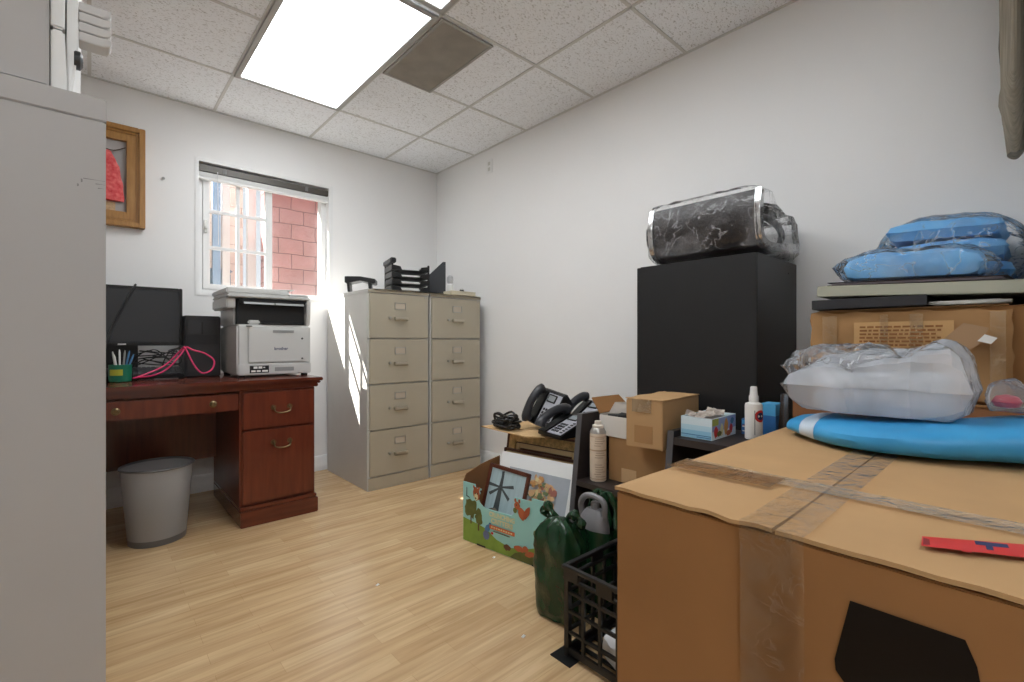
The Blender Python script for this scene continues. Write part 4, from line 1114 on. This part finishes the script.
MB().prism([(1.80, .5995, ZS+.02), (1.862, .5995, ZS+.02), (1.850, .594, ZS+.158), (1.815, .594, ZS+.158)], (0, -.0015, 0)).box(1.862, 1.864, .585, .5995, ZS+.02, ZS+.155).build('clear_flap', film('clear_blister', (190, 200, 210), .2, .4, rough=.08, scale=6, bump=.2), bb_)
b2 = thing('small_blue_carton', 'small blue printed carton between torn box and spray bottle', 'box', (1.83, .70, ZS))
MB().box(1.797, 1.868, .672, .722, ZS+.001, ZS+.058).build('carton_body', mat('blue_carton_card', (66, 116, 176), .5), b2, bevel=.001)
dc = Decal((1.7968, .722, ZS), (0, -1, 0), (0, 0, 1))
dc.rect(.003, .032, .040, .054, mat('light_blue_card', (92, 182, 232))); dc.rect(.004, .03, .028, .034, PAPER); dc.rect(.004, .022, .033, .0355, REDP); dc.rect(.004, .028, .012, .016, PAPER)
dc.build('front_print', b2)
CANX, CANY, ZL = 1.588, 1.222, .394
sc2 = thing('aerosol_can', 'cream aerosol can standing on the low dark shelf', 'spray can', (CANX, CANY, ZL))
MB().lathe([(.031, ZL+.001), (.034, ZL+.004), (.0345, ZL+.008), (.0345, ZL+.192), (.033, ZL+.2)], (CANX, CANY, 0), 32).build('can_body', mat('cream_printed_tin', (222, 204, 182), .35, var=.05, vscale=30), sc2)
MB().lathe([(.0345, ZL+.2), (.033, ZL+.207), (.025, ZL+.221), (.024, ZL+.222)], (CANX, CANY, 0), 32).build('can_shoulder', mat('grey_tin', (176, 172, 166), .3, metal=.6), sc2)
MB().lathe([(.024, ZL+.222), (.024, ZL+.232), (.015, ZL+.236), (.014, ZL+.25)], (CANX, CANY, 0), 24).build('cap', mat('ivory_cap', (226, 216, 202), .4), sc2)
m = MB(); rr2 = random.Random(2)
for k in range(17):
    z = ZL+.022+k*.0098
    if k in (6, 7, 12): continue
    a0 = R(-170+rr2.uniform(0, 12)); da = R(rr2.uniform(45, 80))
    m.grid(lambda u, v: Vector((CANX+.0349*math.cos(a0+u*da), CANY+.0349*math.sin(a0+u*da), z+.003*v)), 8, 1)
m.build('printed_lines', mat('faded_print', (180, 154, 130), .5), sc2)
m = MB()
for z, h in ((.186, .003), (.128, .006), (.012, .003)): m.lathe([(.0348, ZL+z), (.0348, ZL+z+h)], (CANX, CANY, 0), 32, cap=False)
m.build('printed_bands', mat('tan_band', (190, 160, 130), .5), sc2)
# cartons on the low shelf
lc = thing('lower_shelf_carton', 'brown carton on the low dark shelf behind the aerosol can', 'carton', (1.74, 1.06, ZL))
MB().box(1.632, 1.864, .915, 1.20, ZL+.001, .572).build('carton_body', CARD2, lc, bevel=.002)
MB().box(1.631, 1.865, .914, 1.201, .5725, .5765).build('top_flap', CARD2, lc, bevel=.001)
MB().box(1.6305, 1.6325, 1.065, 1.135, ZL+.004, .456).build('shipping_label', mat('tan_label', (206, 168, 124), .7), lc)
uc = thing('upper_shelf_carton', 'closed brown carton on top, its corner toward the camera', 'carton', (1.70, .98, .577), (0, 0, R(3)))
MB().box(-.160, .150, -.074, .076, .001, .180).build('carton_body', CARD, uc, local=True, bevel=.002)
wob_panel((-.162, -.076, .1855), (.314, 0, 0), (0, .154, 0), 16, 10, .004, .003, 8, .008).build('top_flap', CARD, uc, local=True)
MB().box(-.1612, -.1602, -.035, .040, .02, .085).build('stamped_panel', CARD2, uc, local=True)
MB().box(-.162, -.1605, -.03, .05, .135, .183).build('packing_tape', film('frayed_tape', (214, 186, 150), .3, .7, rough=.3), uc, local=True)
wc = thing('open_white_box', 'open white box with raised brown flap beside the aerosol can', 'box', (1.74, 1.16, .577))
wx0, wx1, wy0, wy1, wz = 1.628, 1.862, 1.075, 1.245, .668
m = MB(); m.box(wx0, wx0+.004, wy0, wy1, .578, wz-.004); m.box(wx1-.004, wx1, wy0, wy1, .578, wz); m.box(wx0+.004, wx1-.004, wy0, wy0+.004, .578, wz); m.box(wx0+.004, wx1-.004, wy1-.004, wy1, .578, wz); m.box(wx0+.004, wx1-.004, wy0+.004, wy1-.004, .578, .582)
m.build('box_body', mat('off_white_card', (222, 216, 208), .7), wc, bevel=.001)
m = MB(); m.prism([(wx0, wy1, wz), (wx1, wy1, wz), (wx1-.02, wy1+.055, wz+.058), (wx0+.015, wy1+.055, wz+.060)], (0, -.002, .0035)); m.build('raised_flap', CARD3, wc)
MB().prism([(wx0+.05, wy1-.012, wz-.002), (wx0+.165, wy0+.03, wz-.002), (wx0+.15, wy0+.035, wz+.05), (wx0+.07, wy1-.03, wz+.046)], (.0025, .002, 0)).build('white_flap', mat('off_white_card', (222, 216, 208)), wc)
m = MB().box(wx0+.01, wx1-.01, wy0+.01, wy1-.01, .583, .655); m.tube(spline([(wx0+.02, wy1-.03, .66), (wx0+.06, wy0+.06, .664), (wx0+.10, wy1-.04, .662), (wx0+.15, wy0+.05, .664)], 6), .008, 8)
m.build('dark_contents', BLACKP, wc, bevel=.004)

# ------------------------------------------------------------------ milk crate, bags and jug
cr = thing('milk_crate', 'black plastic milk crate beside the large carton', 'crate', (1.27, .81, 0))
cx0, cx1, cy0, cy1, cz = 1.095, 1.425, .645, .975, .285
m = MB()
for x in (cx0, cx1-.018):
    for y in (cy0, cy1-.018): m.box(x, x+.018, y, y+.018, .003, cz-.03)
def bars(a0, a1, fixed, axis):
    n = 5
    for k in range(1, n):
        a = a0+(a1-a0)*k/n
        if axis == 'y': m.box(fixed, fixed+.009, a-.006, a+.006, .012, cz-.04)
        else: m.box(a-.006, a+.006, fixed, fixed+.009, .012, cz-.04)
    for z in (.012, .075, .140, .198):
        h = .022 if z < .05 else .010
        if axis == 'y': m.box(fixed-.001, fixed+.010, a0, a1, z, z+h)
        else: m.box(a0, a1, fixed-.001, fixed+.010, z, z+h)
bars(cy0+.01, cy1-.01, cx0+.003, 'y'); bars(cy0+.01, cy1-.01, cx1-.012, 'y'); bars(cx0+.01, cx1-.01, cy0+.003, 'x'); bars(cx0+.01, cx1-.01, cy1-.012, 'x')
m.build('crate_walls', BLACKP, cr, bevel=.0015)
m = MB()
for k in range(9): m.box(cx0+.02+k*.0345, cx0+.034+k*.0345, cy0+.005, cy1-.005, .006, .012)
m.box(cx0+.006, cx1-.006, cy0+.004, cy0+.02, .004, .013); m.box(cx0+.006, cx1-.006, cy1-.02, cy1-.004, .004, .013)
m.build('crate_floor', BLACKP, cr)
m = MB()
for (z0, z1, o_) in ((cz-.012, cz, .006), (cz-.045, cz-.036, .003)):
    m.box(cx0-o_, cx0+.012, cy0-o_, cy1+o_, z0, z1); m.box(cx1-.012, cx1+o_, cy0-o_, cy1+o_, z0, z1)
    m.box(cx0+.012, cx1-.012, cy0-o_, cy0+.012, z0, z1); m.box(cx0+.012, cx1-.012, cy1-.012, cy1+o_, z0, z1)
for (x, y) in ((cx0-.003, cy0), (cx0-.003, cy1-.06), (cx0-.003, (cy0+cy1)/2-.02)): m.box(x, x+.008, y, y+.06, cz-.04, cz-.01)
for x in (cx0, cx1-.06, (cx0+cx1)/2-.03): m.box(x, x+.06, cy1-.006, cy1+.002, cz-.04, cz-.01)
m.build('crate_rim', BLACKP, cr, bevel=.002)
m = MB()
m.box(cx0-.03, cx0+.05, cy1-.05, cy1+.03, .001, .0035)
tag(m.build('black_plastic_scrap', BLACKP, loc=(cx0, cy1, 0)), 'flat black plastic scrap on the floor under the milk crate corner', 'scrap')
wg = MB()
wg.lathe([(.01, .014), (.06, .02), (.072, .05), (.065, .09), (.03, .115), (.01, .12)], (1.185, .80, 0), 22, sx=.9, sy=1.1).crinkle(.012, 22, 2)
wg.v = [Vector((max(1.115, p.x), p.y, max(.0135, p.z))) for p in wg.v]
tag(wg.build('crumpled_white_bag', mat('white_bag_plastic', (226, 226, 228), .4, bump=.5, bscale=40), loc=(1.185, .80, .013)), 'crumpled white plastic bag inside the black milk crate', 'bag')
pts = []; rr2 = random.Random(11)
for k in range(30): pts.append((1.335+.06*math.cos(k*1.9)+.015*rr2.random(), .82+.09*math.sin(k*1.9), .02+.0065*k))
tag(MB().tube(spline(pts, 6), .0045, 6).build('black_cord_coil', BLACKP, loc=(1.30, .82, .013)), 'coiled black cord lying in the milk crate', 'cord')

def sack(cx_, cy_, rx, ry, h, seed, knot=.86, n=40, m_=26):
    rings = []
    for j in range(m_+1):
        t = j/m_; z = .002+h*t
        if t < .08: s = .86+.14*(t/.08)
        elif t < .62: s = 1.0+.03*math.sin(t*6)
        elif t < knot: s = .983-.32*((t-.62)/(knot-.62))**2.2
        else: s = .663-.45*(t-knot)/(1-knot)
        ring = []
        for k in range(n):
            a = 2*PI*k/n
            ca, sa_ = math.cos(a), math.sin(a)
            e = (abs(ca)**4+abs(sa_)**4)**(-1/4)
            pl = 1+(.03+.16*max(0, t-.5))*math.sin(a*9+seed+t*2)+.10*mnoise.noise(Vector((ca*1.7, sa_*1.7, t*3+seed)))
            ring.append(Vector((cx_+rx*s*e*ca*pl, cy_+ry*s*e*sa_*pl, z)))
        rings.append(ring)
    m = MB().loft(rings); m.crinkle(.010, 16, seed)
    m.v = [Vector((p.x, p.y, max(.002, p.z))) for p in m.v]
    return m
gbag = thing('green_plastic_bag', 'knotted dark green plastic bag on the floor beside the printed box', 'plastic bag', (1.255, 1.135, 0))
sack(1.248, 1.130, .062, .094, .350, 3, knot=.93).build('bag_body', GREENB, gbag, sharp=50)
for sgn in (-1, 1):
    P = spline([(1.258, 1.13+.01*sgn, .31), (1.25, 1.13+.04*sgn, .36), (1.255, 1.13+.075*sgn, .372), (1.262, 1.13+.085*sgn, .345), (1.262, 1.13+.045*sgn, .322), (1.26, 1.13+.012*sgn, .305)], 6)
    MB().tube(P, [.014+.006*math.sin(i*.8) for i in range(len(P))], 8).crinkle(.004, 30, 5).build('bag_handle', GREENB, gbag)
jb = thing('open_green_bag', 'open dark green bag around the grey jug behind the crate', 'plastic bag', (1.382, 1.10, 0))
rg = []
for j in range(16):
    t = j/15; z = .002+.30*t
    ring = []
    for k in range(36):
        a = 2*PI*k/36; ca, sa_ = math.cos(a), math.sin(a); e = (abs(ca)**4+abs(sa_)**4)**(-.25)
        q = 1+.05*math.sin(a*7+t*3)+.06*mnoise.noise(Vector((ca*2, sa_*2, t*4)))
        ring.append(Vector((1.382+  .055*e*ca*q, 1.075+.080*e*sa_*q, z)))
    rg.append(ring)
MB().loft(rg, cap=False).build('bag_body', GREENB, jb)
for (y0, sgn) in ((1.145, 1), (1.01, -1)):
    P = spline([(1.417, y0, .29), (1.429, y0-.01*sgn, .36), (1.432, y0-.045*sgn, .415), (1.429, y0-.085*sgn, .38), (1.425, y0-.10*sgn, .29)], 6)
    MB().tube(P, [.010+.004*math.sin(i*.9) for i in range(len(P))], 8).crinkle(.004, 26, 7).build('bag_handle', GREENB, jb)
ju = thing('grey_jug', 'grey plastic jug with handle in the open green bag', 'jug', (1.372, 1.075, 0))
rg = []
for (z, sx, sy, dx) in ((.008, .030, .050, 0), (.03, .036, .058, 0), (.26, .036, .058, 0), (.31, .034, .056, 0), (.345, .028, .046, .004), (.365, .018, .03, .006)):
    rg.append([Vector((1.372+dx+sx*math.cos(a)*(abs(math.cos(a))**4+abs(math.sin(a))**4)**-.25, 1.075+sy*math.sin(a)*(abs(math.cos(a))**4+abs(math.sin(a))**4)**-.25, z)) for a in [2*PI*k/28 for k in range(28)]])
JG = mat('grey_jug_plastic', (128, 126, 128), .4)
MB().loft(rg).build('jug_body', JG, ju, bevel=.002)
hp = spline([(1.370, 1.125, .33), (1.365, 1.130, .375), (1.365, 1.105, .408), (1.367, 1.06, .412), (1.370, 1.028, .395), (1.373, 1.028, .345)], 6)
MB().tube(hp, .0115, 10).build('jug_handle', JG, ju)
MB().lathe([(.016, .362), (.016, .385), (.013, .389)], (1.379, 1.075, 0), 18).build('jug_cap', JG, ju)

# ------------------------------------------------------------------ printed box with pictures
GA = math.atan2(1.448-1.877, 1.428-1.366)
u_ = Vector((math.cos(GA), math.sin(GA), 0)); n_ = Vector((-u_.y, u_.x, 0))     # u_: along the front, n_: inward
G0 = Vector((1.366, 1.877, 0)); GL, GD, GH = .53, .27, .295
gx = thing('woodland_print_box', 'mint green printed box with cartoon animals holding framed pictures', 'box', G0+u_*GL/2+n_*GD/2)
def GP(a, b_, z): return G0+u_*a+n_*b_+Vector((0, 0, z))
cut = [(0, .002), (GL, .002), (GL, GH), (GL*.80, GH), (GL*.80, GH-.015), (GL*.62, GH-.015)]
cut += [(GL*.62, GH-.045)]+[(GL*.62-.03+.03*math.cos(a), GH-.075+.03*math.sin(a)) for a in (-.2, -.7, -1.2)]+[(GL*.36, GH-.106)]
cut += [(GL*.36-.04+.05*math.cos(a), GH-.056+.05*math.sin(a)) for a in (-1.8, -2.4, -2.9)]
cut += [(GL*.235, GH-.02), (GL*.16, GH-.022), (GL*.155, GH-.006), (0, GH-.006)]
MB().prism([GP(a, 0, z) for a, z in cut], n_*.004).build('front_panel', TEAL, gx)
MB().prism([GP(GL, .004, .002), GP(GL, GD, .002), GP(GL, GD, .17), GP(GL, .004, .17)], -u_*.004).build('end_panel', KRAFT, gx)
MB().prism([GP(.0, .004, .002), GP(.0, GD, .002), GP(.0, GD, .366), GP(.0, GD*.5, .350), GP(.0, .02, .322), GP(.0, .004, GH)], u_*.004).build('raised_end_flap', KRAFT, gx)
MB().prism([GP(.005, GD, .002), GP(GL-.005, GD, .002), GP(GL-.005, GD, .22), GP(.005, GD, .22)], n_*-.004).build('back_panel', KRAFT, gx)
MB().prism([GP(.005, .005, .002), GP(GL-.005, .005, .002), GP(GL-.005, GD-.005, .002), GP(.005, GD-.005, .002)], Vector((0, 0, .004))).build('bottom_panel', KRAFT, gx)
dc = Decal(GP(0, 0, 0), u_, (0, 0, 1), step=.0005)
gr = [(0.001, .003), (GL-.001, .003), (GL-.001, .075), (.45, .085), (.38, .06), (.30, .045), (.22, .06), (.15, .095), (.08, .105), (.001, .115)]
dc.poly(gr, GRASSG)
dc.poly([(.30, .003), (GL-.001, .003), (GL-.001, .05), (.46, .06), (.38, .05), (.33, .03)], OLIVE)
def tree(x, y, rx, ry):
    dc.poly([(x-.004, y-ry-.03), (x+.004, y-ry-.03), (x+.003, y), (x-.003, y)], DEEPBR)
    dc.ell(x, y, rx, ry, OLIVE, wob=.5, seed=x*9, n=26)
tree(.055, .168, .036, .044); tree(.105, .140, .024, .038); tree(.47, .13, .03, .04)
# deer face top left
dc.ell(.092, .246, .022, .032, ORANGE, rot=.2, wob=.2); dc.ell(.090, .232, .012, .017, CREAM); dc.ell(.087, .223, .005, .004, DEEPBR)
dc.ell(.078, .272, .006, .013, ORANGE, rot=.5); dc.ell(.108, .272, .006, .013, ORANGE, rot=-.5); dc.ell(.086, .246, .003, .004, INK); dc.ell(.098, .247, .003, .004, INK); dc.ell(.124, .262, .007, .007, DEEPBR)
# squirrel top right
dc.ell(.345, .245, .017, .019, ORANGE, wob=.3); dc.ell(.372, .215, .020, .028, ORANGE, rot=.4, wob=.2); dc.ell(.40, .225, .013, .032, mat('red_brown_print', (170, 84, 50), .6), rot=-.5, wob=.3); dc.ell(.335, .268, .006, .009, ORANGE); dc.ell(.358, .268, .006, .009, ORANGE); dc.ell(.333, .222, .011, .012, OLIVE); dc.ell(.341, .248, .003, .003, INK)
# blue bird at the lower middle
dc.ell(.166, .098, .014, .024, BLUEPR, rot=-.5, wob=.2); dc.ell(.158, .066, .020, .022, mat('slate_print', (102, 112, 140), .6), wob=.2); dc.ell(.182, .118, .009, .012, BLUEPR); dc.ell(.196, .084, .008, .006, REDP)
# lettering and banner
dc.text('CRUNCHING', .255, .171, .030, CREAM, bold=.0014, sx=.86)
dc.text('CRITTERS', .255, .142, .031, CREAM, bold=.0014, sx=.98)
dc.poly([(.180, .122), (.332, .122), (.332, .104), (.180, .104)], mat('orange_banner', (206, 106, 62), .6))
for k in range(9): dc.rect(.190+k*.0148, .190+k*.0148+.0095, .110, .116, CREAM)
dc.rect(.205, .305, .094, .098, DEEPBR)
# fox lower right, brown patch
dc.ell(.36, .058, .032, .013, ORANGE, wob=.3); dc.ell(.395, .066, .016, .014, ORANGE, wob=.2); dc.ell(.42, .05, .03, .012, ORANGE, rot=.3, wob=.2); dc.ell(.29, .045, .022, .014, DEEPBR, wob=.3)
# handle slots
dc.poly([(.030, .268), (.034, .268), (.034, .228), (.052, .222), (.052, .218), (.028, .224)], INK); dc.rect(.10, .155, .004, .012, INK); dc.rect(.43, .48, .004, .012, INK)
dc.build('printed_scene', gx)

def leaning(name, label, a, bz, half_w, h, lean, yaw=0, tilt=0, group=None):
    """picture standing in the box: local x along u_, z up the picture, y into the wall side"""
    t = thing(name, label, 'picture', GP(a, bz[0], bz[1]), group=group)
    t.rotation_mode = 'XYZ'
    M = (Matrix.Rotation(GA+yaw, 4, 'Z') @ Matrix.Rotation(-lean, 4, 'X') @ Matrix.Rotation(tilt, 4, 'Y'))
    t.rotation_euler = M.to_euler()
    WM[t.name] = Matrix.Translation(GP(a, bz[0], bz[1])) @ M
    return t
# flower print on white mat
fp = leaning('flower_print', 'flower bouquet print on a wide white mat, tallest picture in the box', .268, (.135, .012), .22, .4, R(18))
MB().box(-.235, .235, 0, .006, .0, .405).build('mat_board', mat('white_mat_board', (240, 239, 236), .7), fp, local=True, bevel=.001)
Mf = WM[fp.name]
def ldecal(t, x0, z0, y): 
    W = WM[t.name]; 
    return Decal(W @ Vector((x0, y, z0)), W.to_3x3() @ Vector((1, 0, 0)), W.to_3x3() @ Vector((0, 0, 1)))
dc = ldecal(fp, 0, 0, -.0008)
dc.rect(-.165, .205, .03, .335, mat('misty_grey_print', (176, 180, 186), .6, var=.08, vscale=14))
rr2 = random.Random(4)
fcol = [mat('peach_bloom', (222, 178, 130), .6), mat('apricot_bloom', (206, 150, 92), .6), mat('rose_bloom', (176, 112, 96), .6), mat('butter_bloom', (230, 208, 150), .6), mat('leaf_print', (110, 122, 82), .6)]
for k in range(150):
    a = rr2.uniform(0, 2*PI); q = math.sqrt(rr2.random())
    dc.ell(-.015+.13*q*math.cos(a)+.03, .215+.10*q*math.sin(a), rr2.uniform(.006, .017), rr2.uniform(.006, .017), fcol[rr2.choice((0, 0, 1, 1, 2, 3, 4))], wob=.5, seed=k, n=14)
dc.rect(-.02, .06, .04, .12, mat('vase_print', (96, 106, 104), .6))
dc.build('bouquet_print', fp)
# windmill picture
wm = leaning('windmill_picture', 'small brown framed windmill picture at the front of the printed box', .170, (.050, .034), .13, .34, R(15), yaw=R(3), tilt=R(4))
m = MB(); frame_ring(m, -.125, .125, 0, .335, .019, -.008, .008)
m.build('frame_moulding', mat('dark_walnut_frame', (88, 44, 28), .35, var=.15, vscale=14), wm, local=True, bevel=.003)
MB().box(-.107, .107, -.002, .006, .018, .317).build('picture_panel', mat('weathered_blue_boards', (170, 190, 194), .7, var=.12, vscale=3, stretch=(16, 1, 1.2)), wm, local=True)
dc = ldecal(wm, 0, 0, -.0024)
DK = mat('windmill_grey', (72, 78, 78), .7)
dc.poly([(-.055, .09), (-.015, .09), (-.025, .30), (-.038, .30)], DK)
dc.ell(-.03, .235, .011, .011, INK)
for a in (R(12), R(178), R(-38), R(92), R(215)):
    ca, sa_ = math.cos(a), math.sin(a); dc.poly([(-.03-sa_*.004, .235+ca*.004), (-.03+ca*.075-sa_*.009, .235+sa_*.075+ca*.009), (-.03+ca*.078+sa_*.007, .235+sa_*.078-ca*.007), (-.03+sa_*.004, .235-ca*.004)], DK)
dc.ell(-.045, .10, .05, .03, mat('mill_hut_print', (86, 78, 66), .7), wob=.3); dc.poly([(-.10, .10), (-.04, .135), (.02, .10)], mat('mill_roof_print', (126, 116, 100), .7)); dc.rect(-.09, .0, .06, .10, mat('mill_hut_print', (86, 78, 66)))
dc.ell(.02, .07, .03, .03, OLIVE, wob=.4); dc.rect(-.107, .107, .018, .05, OLIVE)
dc.build('windmill_print', wm)

# large frames leaning behind the box against a carton
hc = thing('phone_carton', 'brown carton behind the gold frame, under the desk phones', 'carton', (2.0, 1.72, 0))
MB().box(1.915, 2.30, 1.42, 2.00, .001, .480).build('carton_body', CARD2, hc, bevel=.003)
def big_frame(label, x, y0, y1, h, lean, cols, w_, depth, z0=.002):
    t = thing('ornate_picture_frame', label, 'picture frame', (x, (y0+y1)/2, z0), (0, lean, R(8.2)))
    W = (y1-y0)/2
    def ring(i0, i1, x0, x1, mt, nm):
        m = MB()
        m.box(x0, x1, -W+i0, -W+i1, i0, h-i0); m.box(x0, x1, W-i1, W-i0, i0, h-i0)
        m.box(x0, x1, -W+i1, W-i1, i0, i1); m.box(x0, x1, -W+i1, W-i1, h-i1, h-i0)
        m.build(nm, mt, t, local=True, bevel=.003)
    n = len(cols); acc = 0
    for (wd, dx, mt, nm) in cols:
        ring(acc, acc+wd, -depth-dx, 0, mt, nm); acc += wd
    MB().box(-.006, -.002, -W+acc-.002, W-acc+.002, acc-.002, h-acc+.002).build('picture_panel', mat('dark_landscape_print', (92, 84, 66), .6, var=.4, vscale=9), t, local=True)
    return t
BRF = mat('dark_brown_frame', (86, 54, 38), .35); GLD = mat('carved_gilt', (204, 174, 118), .4, metal=.2, var=.35, vscale=45, bump=.8, bscale=90); GLS = mat('smooth_gilt', (222, 198, 148), .3, metal=.25)
big_frame('ornate gold and brown picture frame leaning behind the printed box', 1.750, 1.45, 1.985, .488, R(9), ((.022, .004, BRF, 'outer_edge'), (.045, .012, GLD, 'carved_band'), (.006, .004, BRF, 'dark_line'), (.024, .010, GLS, 'gilt_band'), (.022, .002, BRF, 'inner_cove'), (.008, .006, GLS, 'inner_lip')), .12, .022)
big_frame('thin dark framed picture standing between flower print and gold frame', 1.702, 1.44, 1.955, .392, R(8), ((.014, .003, BRF, 'outer_edge'), (.008, .0, GLS, 'inner_lip')), .03, .014)

cb = thing('cardboard_sheet', 'loose cardboard sheet under the desk phones, jutting out left', 'cardboard', (1.9, 1.8, .482))
shp = [(1.655, 2.105), (1.64, 1.72), (1.70, 1.66), (1.80, 1.50), (2.20, 1.49), (2.22, 2.00)]
ZC_ = .4905
MB().prism([(x, y, ZC_) for x, y in shp], (0, 0, .005)).build('sheet', mat('light_cardboard', (206, 170, 122), .85, var=.05), cb)

# desk phones
ZH = .496
def make_phone(label, loc, rot):
    """local: x up the phone face, y to its handset side, z up"""
    t = thing('desk_phone', label, 'phone', loc, rot, 'desk phones on the cardboard sheet')
    m = MB()
    prof = [(0, 0, 0), (.205, 0, 0), (.205, 0, .078), (.185, 0, .088), (.0, 0, .018)]
    m.prism([(x, -.095, z) for x, _, z in prof], (0, .19, 0))
    m.build('phone_base', BLACKP, t, local=True, bevel=.004)
    s = Matrix.Translation((0, 0, .018)) @ Matrix.Rotation(-math.atan2(.07, .185), 4, 'Y')
    m = MB().box(.006, .188, -.091, .018, .0005, .004); m.xf(s); m.build('face_plate', mat('silver_grey_face', (178, 178, 186), .4), t, local=True, bevel=.0015)
    m = MB().box(.135, .182, -.06, .012, .004, .008); m.xf(s); m.build('display_bezel', BLACKP, t, local=True, bevel=.002)
    m = MB().box(.143, .174, -.05, .003, .008, .009); m.xf(s); m.build('display', mat('grey_lcd', (150, 156, 158), .25), t, local=True)
    k = MB()
    for i in range(4):
        for j in range(3): k.box(.022+i*.021, .036+i*.021, -.048+j*.020, -.034+j*.020, .004, .0075)
    for i in range(6): k.box(.02+i*.018, .03+i*.018, -.084, -.066, .004, .007)
    k.xf(s); k.build('keypad', DARKP, t, local=True, bevel=.001)
    P = spline([(.005, .062, .030), (.02, .062, .046), (.06, .062, .056), (.10, .062, .060), (.14, .062, .056), (.175, .062, .044), (.19, .062, .028)], 5)
    q = MB(); q.tube(P, [.022+.008*abs(2*i/(len(P)-1)-1)**2 for i in range(len(P))], 12); q.v = [Vector((p.x, .062+(p.y-.062)*1.05, p.z)) for p in q.v]
    q.xf(s); q.build('handset', mat('handset_black', (46, 46, 50), .35), t, local=True)
    c_ = MB().box(.0, .19, .03, .09, -.002, .006); c_.xf(s); c_.build('handset_cradle', BLACKP, t, local=True, bevel=.002)
    return t
ph = make_phone('front desk phone lying lowest on the cardboard sheet', (1.69, 1.606, ZH+.007), (0, R(-2), R(-11)))
dup(ph, (1.815, 1.80, ZH+.018), (R(10), R(-40), R(-14)), 'upper desk phone tilted steeply against the other phones')
dup(ph, (1.955, 1.665, ZH+.012), (0, R(-16), R(-12)), 'rearmost desk phone, mostly hidden behind the front phone')
pts = []; rr2 = random.Random(14)
for k in range(90):
    t_ = k*1.37
    pts.append((1.695+.052*math.cos(t_)*(.5+.5*rr2.random()), 1.93+.088*math.sin(t_*1.1)*(.5+.5*rr2.random()), ZH+.012+.082*rr2.random()*(.4+.6*rr2.random())))
tag(MB().tube(spline(pts, 6), .0062, 6).build('phone_cord_tangle', BLACKP, loc=(1.735, 1.935, ZH)), 'tangled black phone cords at the left end of the cardboard sheet', 'cords')
for i, (x, y) in enumerate(((1.35, 1.62), (.85, 1.75), (1.06, 1.12))):
    s_ = MB().add([(x, y, .001), (x+.014, y+.004, .002), (x+.012, y+.014, .003), (x-.002, y+.01, .0015), (x+.005, y+.006, .006)], [(0, 1, 4), (1, 2, 4), (2, 3, 4), (3, 0, 4), (0, 3, 2, 1)])
    tag(s_.build('paper_scrap', PAPER, loc=(x, y, 0)), ['tiny white paper scrap on the floor near the printed box', 'tiny white paper scrap in the middle of the bare floor', 'tiny white paper scrap on the floor before the milk crate'][i], 'paper scrap')

# ------------------------------------------------------------------ light
wd = bpy.data.worlds.new('World'); SC.world = wd; wd.use_nodes = True
nt = wd.node_tree
bg = nt.nodes['Background']
bg.inputs['Color'].default_value = (.86, .93, 1, 1); bg.inputs['Strength'].default_value = .5
sun_d = bpy.data.lights.new('sun', 'SUN'); sun = bpy.data.objects.new('sun', sun_d); COL.objects.link(sun)
sun_d.energy = 22; sun_d.angle = R(.53); sun_d.color = (1, .97, .92)
dv = Vector((.81, -1, -1.43)).normalized()
sun.rotation_euler = dv.to_track_quat('-Z', 'Y').to_euler(); sun.location = (-2, 6, 6)

vs_ = SC.view_settings
vs_.view_transform = 'Standard'; vs_.look = 'None'; vs_.gamma = 1; vs_.use_curve_mapping = False
vs_.exposure = 0.8
SC.display_settings.display_device = 'sRGB'
